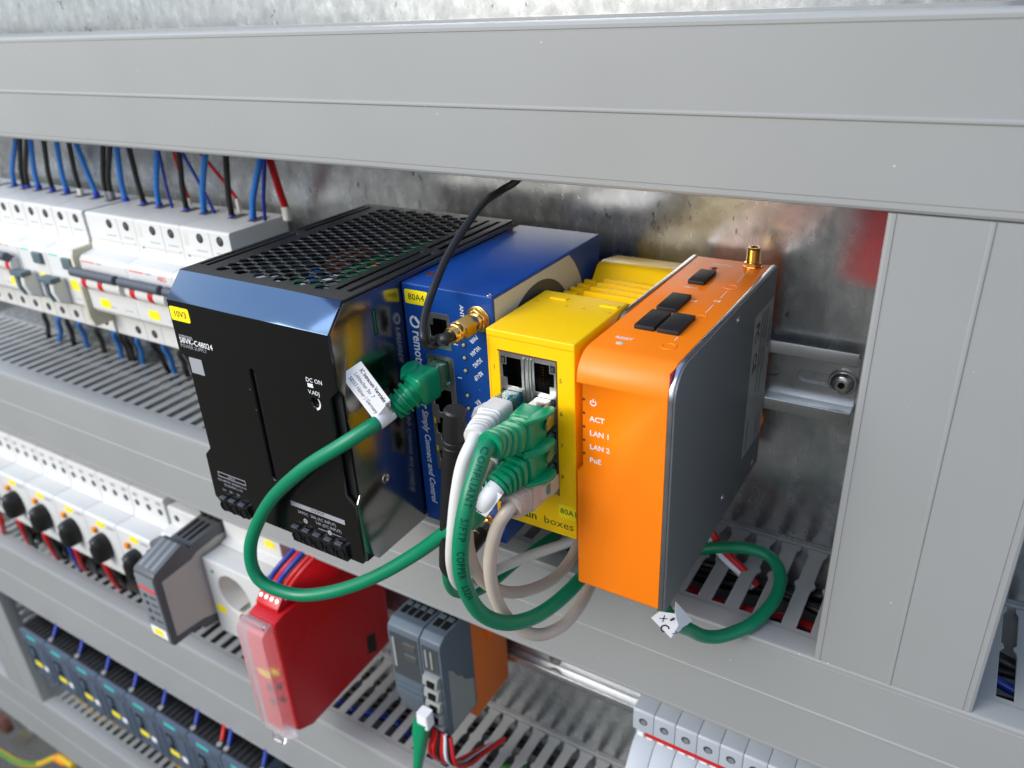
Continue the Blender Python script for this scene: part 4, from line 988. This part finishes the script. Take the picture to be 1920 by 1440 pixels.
LOWW = [(405, 120, 440, 335, 'blackw'), (540, 160, 540, 410, 'blink'), (605, 175, 665, 400, 'blackw'), (715, 215, 785, 415, 'blink'), (870, 265, 940, 465, 'blackw'), (1030, 300, 1100, 530, 'blink'), (1085, 320, 1172, 530, 'blackw'),
        (1130, 330, 1200, 530, 'blackw'), (1205, 340, 1262, 550, 'blackw'), (1240, 350, 1285, 565, 'blink'), (1370, 390, 1490, 600, 'blackw'), (1475, 400, 1570, 650, 'blink'), (1620, 480, 1672, 645, 'blackw')]
cnt = {}
def ZG(x, y): return x / 4.8, 560 + y / 4.8
for a, b, c, d, m in sorted(LOWW, key=lambda q: -q[0]):
    n_ = cnt.get(m, 0); cnt[m] = n_ + 1
    p0 = bD(*ZG(a, b), 28); p1 = bD(*ZG(c, d), 12)
    wire([p0 + Vector((p0.x - p1.x, 0, 12)), p0, p0.lerp(p1, .5) + Vector((1.2, 0, 0)), p1, p1 + Vector((0, 2, -14))], 2.1, m,
         '%s wire below the upper breakers, %s of its colour counting from the right' % (NM[m], ORD[n_]), None, 'wires below the upper breakers')

# ================================================================== second row: motor starters with knobs
def starter():
    t = thing('motor_starter', W(0, 9, -294), 'x', 'motor starter', 'white motor starters with black knobs')
    prof = [(9, -186), (56.8, -184), (58, -185.4), (58, -208), (60, -212.4), (76.5, -211.4), (78, -213), (78, -266), (75, -269), (60, -270), (58, -273), (58, -291), (56, -293), (9, -293)]
    part('body', MB().prism('x', prof, -22.3, 22.3), 'white', t, bev=.5)
    for k in (-15, 0, 15):
        screw_hole(t, k, -198, 58.); screw_hole(t, k, -282, 58.)
        part('wire_slot', MB().box(k - 3, k + 3, 57.95, 58.1, -191.5, -188.5), 'print_g', t)
    kc = lambda d_: W(0, d_, -239)
    part('knob', MB().loft([(kc(77.9), XV, ZV, 8.6, 12.6, 2.2), (kc(80), XV, ZV, 8.4, 12.8, 2.4), (kc(84), XV, ZV, 7.4, 12.8, 2.6), (kc(88), XV, ZV, 6.4, 12.2, 2.6), (kc(90.5), XV, ZV, 4.8, 10.6, 2.4), (kc(91.6), XV, ZV, 2.4, 7.5, 2.2)], 28), 'blackw', t, ang=60)
    part('knob_pointer', MB().box(-.5, .5, 91.2, 92.0, -233, -229), 'label', t)
    part('trip_clip', MB().box(-11.5, -7, 78, 81, -228, -223), 'amber', t, bev=.5)
    part('name_tag', MB().prism('d', rrect(-4.5, 6.5, -220.5, -214.6, .8), 77.95, 78.2), 'ylabel', t)
    part('print_line', MB().box(9, 19, 77.95, 78.1, -218.6, -216.2), 'print_g', t)
    part('lower_terminal', MB().box(-20, 20, 40, 64, -306, -293.2), 'blackw', t, bev=1)
    return t
st0 = starter(); st0.location = W(-356, 9, -294) * S; st0['label'] = 'white motor starter with black knob, nearest to the grey relay'
for k in range(1, 6):
    clone(st0, W(-356 - 45.2 * k, 9, -294), 'white motor starter with black knob, %s from the grey relay' % ORD[k])
t = thing('circuit_breaker', W(-315, 9, -285), 'slim white breaker between the last black knob and the grey relay', 'circuit breaker', 'white circuit breakers on the lower rail')
part('body', MB().prism('x', [(9, -190), (55, -190), (56, -191.5), (56, -207), (66, -209), (68, -212), (68, -262), (56, -266), (56, -284), (9, -284)], -332.8, -297), 'white', t, bev=.5)
for x in (-342 + 18.5, -304.5): screw_hole(t, x, -199.5, 56.)
part('lever', MB().box(-331, -315, 68, 84, -222, -215), 'lever', t, bev=1.2)
# ---- grey timer relay
t = thing('timer_relay', W(-280, 9, -268), 'tall grey relay with beige side and red stripe, right of the black knobs', 'relay')
rp_ = [(9, -266), (9, -190), (57, -185), (83, -187.5), (84.5, -190.5), (86, -184), (90, -182.5), (115, -192), (116.5, -194), (117, -256), (115, -258), (91, -258), (89, -263), (60, -268)]
part('body', MB().prism('x', rp_, -291.5, -269), 'relay', t, bev=.5)
part('side_insert', MB().prism('x', [(12, -262), (12, -200), (62, -194), (80, -196), (85, -199), (111, -201), (112, -251), (88, -253), (60, -263)], -269.05, -268.6), 'beige', t)
for k in range(3):
    part('vent_groove', MB().prism('x', [(60, -185.2), (80, -187.1), (80, -186.9), (60, -184.9)], -288.5 + k * 6, -285.5 + k * 6), 'blackw', t)
    part('top_rib', MB().prism('x', [(90, -182.3), (113, -191.0), (113, -192), (90, -184)], -289.5 + k * 7, -286.2 + k * 7), 'relayf', t, bev=.3)
fr_ = part('front_plate', MB().box(-290.6, -269.8, 116.4, 117.4, -255, -196), 'relayf', t, bev=.3)
part('stripe', MB().box(-290.4, -270, 117.3, 117.55, -208.6, -206), 'redpr', fr_)
part('name_tag', MB().box(-289.8, -272, 117.3, 117.6, -253, -244), 'label', fr_)
part('tag_print', MB().box(-286.5, -276, 117.5, 117.75, -251.4, -245.6), 'ylabel', fr_)
for z in (-214, -221, -228, -236):
    part('dial', MB().lathe(W(-284, 117.3, z), DV, [(0, 2), (.6, 1.9)], 12).box(-279.5, -272, 117.3, 117.5, z - 1, z + 1), 'dkgrey', fr_)
for k in range(3):
    tw = part('terminal_clamp', MB().box(-290 + k * 7.2, -284.6 + k * 7.2, 30, 56, -186, -176), 'blackw', t, bev=1)
    part('clamp_screw', MB().lathe(W(-287.3 + k * 7.2, 48, -176.2), ZV, [(0, 2.2), (.6, 2)], 12), 'screw', tw)
# ---- mains socket
t = thing('mains_socket', W(-237, 9, -292), 'white mains socket module with round recess beside the grey relay', 'socket')
plate('front', rect(-266.6, -205.8, -272, -201), [circ(-238.5, -226.5, 17.5, 36)], 18, lambda u, v, w: W(u, 60 + w, v), 'white', t, bev=1.0)
part('body', MB().prism('x', [(9, -176), (52, -176), (54, -178), (54, -198), (59.9, -200), (59.9, -272), (54, -276), (54, -290), (9, -290)], -266.4, -206), 'white', t, bev=.5)
part('dish', MB().lathe(W(-238.5, 60.0, -226.5), DV, [(0, 17.4), (.4, 17.4), (17, 17.45)], 36, cap=False), 'white2', t)
part('dish_floor', MB().lathe(W(-238.5, 60.0, -226.5), DV, [(0, 17.3), (.5, 17.3)], 36), 'white2', t)
for x in (-248, -229): part('pin_hole', MB().lathe(W(x, 60.5, -226.5), DV, [(0, 2.5), (.1, 2.5)], 16), 'hole', t)
part('earth_clip', MB().box(-240, -237, 60, 76, -211, -209.6).box(-240, -237, 60, 76, -243.4, -242), 'screw', t)
part('name_tag', MB().prism('d', rrect(-264, -253.5, -251, -244, .8), 77.95, 78.25), 'ylabel', t)
part('name_tag', MB().prism('d', rrect(-222, -212, -191, -184, .8), 53.9, 54.2), 'ylabel', t)
part('indicator', MB().lathe(W(-258, 77.9, -211), DV, [(0, 1.5), (.5, 1.4)], 14), 'greenw', t)
# ---- red safety relay
t = thing('safety_relay', W(-162, 9, -290), 'red safety relay with clear hinged front cover, left of the grey modules', 'relay')
part('body', MB().prism('x', [(12, -284), (12, -190), (60, -187), (92, -184.5), (104, -184.5), (112, -186.5), (112, -282), (100, -288), (60, -286)], -174.4, -150), 'red', t, bev=.8)
tbk = part('terminal_plug', MB().prism('x', [(88, -184), (88, -175), (98, -175), (105, -182), (105, -184.4)], -173.8, -154), 'red', t, bev=.6)
for k in range(4):
    part('clamp_screw', MB().lathe(W(-171 + k * 4.8, 101.5, -178.4), Vector((0, -.7, .7)), [(0, 1.5), (.5, 1.4)], 12), 'screw', tbk)
cv = part('front_cover', MB().prism('x', [(112.3, -187), (120, -189.5), (122, -193), (122, -281), (119, -286), (112.3, -289)], -176.2, -152.4), 'frost', t, bev=.7)
part('front_face', MB().box(-173.6, -151, 111.9, 112.6, -281, -188), 'redpr', t)
part('cover_hinge', MB().cyl(W(-175, 117, -186.6), W(-154, 117, -186.6), 2, 14), 'clear', cv)
part('cover_clip', MB().box(-169, -159, 117, 121, -292.5, -286), 'clear', cv, bev=.6)
part('name_tag', MB().box(-170, -159, 112.5, 112.9, -233.5, -228.5), 'ylabel', t)
for z in (-243, -255): part('dial', MB().lathe(W(-163, 112.5, z), DV, [(0, 2.8), (1.4, 2.6)], 18), 'dkgrey', t)
part('side_sticker', MB().prism('x', [(29, -263), (38, -259), (39, -276), (30, -280)], -150.05, -149.8), 'blackw', t)
text('A', 14, W(-149.9, 92, -212), -DV, ZV, 'redw', t)
for k, (m, dx) in enumerate((('dblue', 0), ('redw', 5), ('dblue', 8), ('redw', 14), ('redw', 18))):
    x = -172 + dx
    wire([W(x, 95, -176), W(x + 2, 92, -170), W(x + 8, 84, -160), W(x + 12, 66, -153), W(x + 14, 40, -152)], 1.5 if m == 'redw' else 1.7, m,
         '%s wire bent over the top of the red relay, %s from its left' % ('red' if m == 'redw' else 'blue', ORD[k]), 'label', 'wires on the red relay')
# ---- grey module pair on an orange base
t = thing('control_module', W(-63, 9, -262), 'pair of slim grey control modules on an orange rail base, right of the red relay', 'control module')
part('base', MB().box(-83, -43.5, 9, 49.5, -272, -184), 'orange2', t, bev=.8)
part('base_lever', MB().box(-45, -40.5, 20, 33, -216, -206).box(-43.4, -38.6, 24, 29, -212, -208), 'orange2', t, bev=.6)
for x0, x1, nm in ((-82.6, -58.2, 0), (-57.6, -42.4, 1)):
    m_ = part('module', MB().prism('x', [(49.6, -258), (49.6, -178), (76, -177), (81, -180), (82, -184), (82, -238 if nm == 0 else -258), (76, -258)], x0, x1), 'plc', t, bev=.8)
    n_ = 4 if nm == 0 else 2
    w_ = (x1 - x0 - 3) / n_
    for k in range(n_):
        part('top_slot', MB().box(x0 + 1.5 + k * w_ + .8, x0 + 1.5 + (k + 1) * w_ - .8, 54, 71, -178, -176.9), 'hole', m_)
        part('top_bar', MB().box(x0 + 1.5 + k * w_ + .8, x0 + 1.5 + (k + 1) * w_ - .8, 61, 64, -178, -176.2), 'plc', m_)
    if nm == 0:
        wn = part('window', MB().box(x0 + 1.8, x1 - 1.6, 81.9, 82.3, -219, -184), 'dkgrey', m_)
        for z in (-191.5, -200.5): part('socket', MB().box(x0 + 12, x1 - 3.4, 82.2, 82.8, z - 2.4, z + 2.4), 'shield', wn, bev=.2)
    else:
        wn = part('window', MB().box(x0 + 1.6, x1 - 1.6, 81.9, 82.3, -204, -184), 'dkgrey', m_)
        for k in range(5):
            z = -210 - k * 10.2
            sc_ = part('terminal', MB().prism('x', [(80, z - 4.6), (80, z + 4.6), (85, z + 4), (86.5, z - 2), (84, z - 4.6)], x0 + 2, x1 - 2), 'plcl', m_, bev=.6)
            part('terminal_hole', MB().box(x0 + 6, x1 - 4, 85, 86.9, z - 2.6, z + 1.8), 'hole', sc_)
for k in range(3): part('front_step', MB().box(-81.4, -59.4, 81.8, 82.5 + .3 * k, -225 - 4.5 * k, -221.6 - 4.5 * k), 'plc', t, bev=.3)
part('status_lights', MB().box(-79.5, -77.5, 82.2, 82.7, -212, -188).box(-54, -52.6, 82.2, 82.7, -201, -187).box(-50, -48.6, 82.2, 82.7, -201, -187), 'plcl', t)
part('side_relief', MB().prism('x', [(52, -256), (52, -232), (56, -229), (60, -226), (64, -219), (68, -216), (72, -208), (76, -204), (77, -256)], -42.45, -42.0), 'plcl', t)
# cable at the grey module
t = thing('network_cable', W(-53, 90, -233), 'small green network cable with a white plug at the bottom of the grey modules', 'network cable', 'network cables')
q_ = [bD(*p, 92) for p in ((797, 1345), (792, 1375), (787, 1405), (783, 1440), (780, 1500))]
part('plug', MB().loft([(q_[0] + ZV * 5, XV, DV, 4, 3.6, 8), (q_[0] - ZV * 6, XV, DV, 4.4, 3.8, 8)], 18), 'label', t)
part('boot', MB().loft([(q_[0] - ZV * 3 - XV * 2, XV, DV, 5.4, 4.6, 5), (q_[1] - XV * 1, XV, DV, 5.2, 4.4, 4), (q_[2], XV, DV, 4.0, 3.8, 2.5), (q_[3], XV, DV, 3.2, 3.2, 2)], 18), 'boot', t)
cable(t, q_[2:], 2.6, 'boot')
for k, m in enumerate(('redw', 'redw', 'blackw', 'redw', 'whitew', 'blackw', 'redw')):
    a = bD(815 + k * 5, 1365 + k * 3, 86); b = bD(806 + k * 8, 1408 + k * 4, 90); c = bD(850 + k * 9, 1428 - k * 2, 66); d = bD(905 + k * 7, 1402 - k * 3, 46)
    wire([a, b, b.lerp(c, .5) + Vector((0, 0, -5)), c, d], 1.25, m, '%s wire at the foot of the grey modules, %s from the left' % (NM[m], ORD[k]), None, 'wires at the grey modules')
# ---- terminal blocks
def tblock():
    t = thing('terminal_block', W(0, 9, -290), 'x', 'terminal block', 'light grey terminal blocks')
    part('body', MB().prism('x', [(9, -186), (40, -179), (43, -180), (48, -187.6), (59, -188.4), (60, -189.4), (60, -203.4), (55, -204.6), (55, -213), (60, -215), (81, -239), (83, -262), (40, -288), (9, -288)], -5.95, 5.95), 'tb', t, bev=.35)
    part('screw_hole', MB().lathe(W(0, 59.95, -196), DV, [(0, 2.5), (.1, 2.5)], 18), 'dkgrey', t)
    part('hole_screw', MB().lathe(W(.3, 60.0, -196.4), DV, [(0, 1.7), (.12, 1.6)], 14), 'relayf', t)
    part('marker_slot', MB().box(-3.5, 3.5, 54.9, 55.8, -212.6, -207.5), 'tbd', t)
    part('marker_window', MB().box(-4.4, -1, 55.6, 56.6, -212, -209).box(1, 4.4, 55.6, 56.6, -212, -209), 'label', t)
    return t
tb0 = tblock(); tb0.location = W(78.4, 9, -290) * S; tb0['label'] = 'light grey terminal block at the left end of the strip'
for k in range(1, 13):
    clone(tb0, W(78.4 + 12.15 * k, 9, -290), 'light grey terminal block, %s from the left end of the strip' % ORD[k])
single('jumper_bar', MB().box(79, 228, 55.2, 58.6, -208.3, -205.4), 'redw', 'long red jumper bar across the grey terminal blocks', 'jumper', bev=.5)

# ================================================================== third row: contactors
def contactor():
    t = thing('contactor', W(0, 9, -520), 'x', 'contactor', 'slate grey contactors in the lowest row')
    part('body', MB().box(-22, 22, 9, 68, -545, -417), 'blackw', t, bev=.8)
    part('head', MB().box(-22.3, 22.3, 66, 95, -476, -415.5), 'slate', t, bev=1.0)
    part('head_top', MB().box(-22, 22, 67, 91, -415.6, -414.6), 'blackw', t, bev=.3)
    for k in range(6): part('top_rib', MB().box(-20 + k * 7, -17.5 + k * 7, 68, 90, -414.7, -413.4), 'blackw', t)
    part('maker_mark', MB().box(-9, 7, 94.95, 95.2, -421.2, -417.6), 'cyan', t)
    part('name_tag', MB().prism('d', rrect(-13, 0, -461.5, -455.5, .8), 94.95, 95.25), 'ylabel', t)
    wn = part('window', MB().box(-12, -2.5, 94.95, 95.3, -452, -433), 'hole', t)
    part('slider', MB().box(-9.5, -4.5, 95.2, 96.2, -446, -436), 'slate', wn, bev=.3)
    part('coil_tag', MB().box(4, 11, 94.95, 95.2, -462, -455.5), 'label', t)
    part('ridge', MB().box(15, 17, 95, 95.8, -472, -428).box(-19, -17, 95, 95.8, -472, -428).box(0, 1.4, 95, 95.6, -452, -430), 'slate', t, bev=.2)
    part('small_print', MB().box(9, 19, 94.95, 95.15, -424.5, -423).box(6, 14, 94.95, 95.15, -429, -427.6), 'dkgrey', t)
    part('lower_strip', MB().box(-20, 20, 70, 88, -484, -476.2), 'blackw', t, bev=.5)
    return t
ct0 = contactor(); ct0.location = W(-589, 9, -520) * S; ct0['label'] = 'slate contactor at the left end of the lowest row'
for k in range(1, 8):
    clone(ct0, W(-589 + 45.4 * k, 9, -520), 'slate contactor in the lowest row, %s from the left end' % ORD[k])
def Z3(x, y): return x / 3, 1000 + y / 3
for k, (x, y, m) in enumerate(((300, 575, 'dblue'), (445, 660, 'dblue'), (595, 750, 'dblue'), (750, 845, 'dblue'), (915, 950, 'dblue'), (1095, 1055, 'dblue'), (1245, 1155, 'redw'), (1285, 1180, 'dblue'), (1480, 1300, 'dblue'))):
    p = bD(*Z3(x, y), 84); p.z = -413.5
    r0 = wire([p, p + Vector((-3, 8, 9)), p + Vector((-5, 16, 22)), p + Vector((-5, 22, 40))], 2.0, m, '%s wire plugged into the contactor tops, %s of the wires there from the left' % ('red' if m == 'redw' else 'dark blue', ORD[k]), None, 'wires on the contactors')
    part('clamp_screw', MB().lathe(p + Vector((1.5, -4, -.2)), ZV, [(0, 3.0), (1.2, 2.6), (1.3, .8)], 14), 'screw', r0)
# wires from the starters into the duct below
def Z2(x, y): return x / 3, 680 + y / 3
cnt = {}
for a, b, c, d, m in ((10, 890, 40, 985, 'redw'), (125, 925, 185, 1035, 'redw'), (160, 940, 200, 1040, 'blackw'), (265, 990, 345, 1115, 'redw'), (300, 1000, 370, 1110, 'blackw'), (400, 1055, 475, 1175, 'dblue'), (435, 1070, 492, 1175, 'redw'), (520, 1100, 560, 1190, 'blackw'), (605, 1160, 685, 1275, 'redw'), (650, 1170, 740, 1270, 'blackw')):
    n_ = cnt.get(m, 0); cnt[m] = n_ + 1
    p0 = bD(*Z2(a, b), 70); p1 = bD(*Z2(c, d), 56)
    wire([p0 + Vector((-2, 0, 12)), p0, p0.lerp(p1, .5) + Vector((2, -2, 0)), p1, p1 + Vector((2, 4, -18))], 2.4, m, '%s wire under the black knobs, %s of its colour from the left' % (NM[m], ORD[n_]), None, 'wires under the motor starters')

# ================================================================== wires lying in the ducts
DW = [('redw', 96, 218, 44, -112, 3.2), ('redw', 92, 222, 36, -116, 2.6), ('blackw', 60, 290, 50, -110, 3.0), ('blackw', 60, 290, 30, -108, 2.2), ('whitew', 100, 290, 54, -122, 2.6), ('blackw', 20, 290, 20, -112, 3.6), ('yelloww', 118, 290, 48, -130, 2.2), ('blackw', 90, 290, 58, -124, 2.4)]
for k, (m, x0, x1, d, z, r_) in enumerate(DW):
    pts = [W(x0 + (x1 - x0) * i / 6, d + 5 * math.sin(i * 1.7 + k), z + 4 * math.sin(i * 1.1 + 2 * k)) for i in range(7)]
    wire(pts, r_, m, '%s wire in the slots by the short green cable, %s from the top' % (NM[m], ORD[k]), None, 'wires inside the duct under the orange computer')
for k, (m, x0, x1, d, z, r_) in enumerate((('dblue', -190, -60, 46, -336, 3), ('blackw', -230, 100, 30, -340, 4), ('dblue', -160, 60, 54, -344, 2.6), ('greenw', -40, 90, 36, -334, 3), ('greenw', -80, 100, 52, -338, 2.8), ('blackw', -200, 80, 18, -334, 3.4))):
    pts = [W(x0 + (x1 - x0) * i / 6, d + 5 * math.sin(i * 1.7 + k), z + 4 * math.sin(i * 1.1 + 2 * k)) for i in range(7)]
    wire(pts, r_, m, '%s wire inside the duct below the red relay, %s of those showing' % (NM[m], ORD[k]), None, 'wires inside the duct below the red relay')
for k, (m, d, z) in enumerate((('yelloww', 46, -600), ('yelloww', 30, -604), ('greenw', 56, -606), ('blackw', 20, -602))):
    pts = [W(-680 + 55 * i, d + 5 * math.sin(i * 1.7 + k), z + 3 * math.sin(i * 1.1 + 2 * k)) for i in range(7)]
    wire(pts, 2.6, m, '%s wire inside the lowest duct, %s of those showing' % (NM[m], ORD[k]), None, 'wires inside the lowest duct')
# red pair dropping into the duct under the computer
for k, (m, dx) in enumerate((('redw', 0), ('redw', 4.4), ('whitew', -3))):
    a = bC(1340 + dx, 1018 - dx, 392); b = bC(1390 + dx, 1072 - dx * .6, 388)
    wire([a + Vector((-16, 4, 22)), a, b, b + (b - a) * .5], 1.9, m, ('white' if m == 'whitew' else 'red') + ' wire slanting into the duct under the orange computer, ' + ('upper one', 'lower one', 'lowest')[k], None, 'wires under the orange computer')
# right edge: wires beyond the upright duct
for k, (m, z) in enumerate((('dblue', -104), ('dblue', -112), ('yelloww', -120))):
    wire([W(222, 40 + 4 * k, z), W(240, 44, z - 1), W(262, 40, z + 1), W(284, 36, z)], 2.4, m, '%s wire in the duct at the far right edge, %s from the top' % (NM[m], ORD[k]), None, 'wires at the right edge')
wire([W(172, 14, 158), W(180, 16, 163), W(192, 24, 170), W(205, 30, 182)], 2.4, 'dblue', 'blue wire above the top duct in the upper right corner', None, None)
# earth wire and stud at the lower left
def ZE(x, y): return x / 5.54, 1180 + y / 5.54
pts = [bD(*ZE(*p), 40) for p in ((-200, 1180), (0, 1275), (200, 1385), (400, 1400), (600, 1330), (760, 1420))]
t = thing('earth_wire', pts[0], 'yellow and green earth wire at the lower left corner', 'wire')
part('insulation', MB().tube(catmull(pts, 8), 4.4, 16), 'yelloww', t, ang=60)
gp = [p + Vector((0, -2.2, 3.2)) for p in pts[:4]]
part('green_stripe', MB().tube(catmull(gp, 8), 2.7, 12), 'greenw', t, ang=60)
part('cable_lug', MB().lathe(pts[4], pts[5] - pts[4], [(0, 6.5), (24, 6.5), (28, 5)], 18), 'amber', t)
c = bD(*ZE(30, 985), 20)
t = thing('earth_stud', W(c.x, 0, c.z), 'brown round stud on a steel bar at the lower left edge', 'stud')
part('cap', MB().lathe(W(c.x, 12, c.z), DV, [(0, 19), (10, 19), (13, 16)], 26), 'brown', t)
part('bar', MB().prism('d', [(c.x - 40, c.z - 70), (c.x + 75, c.z + 28), (c.x + 80, c.z + 10), (c.x - 20, c.z - 80)], 2, 11.9), 'steel', t, bev=1)
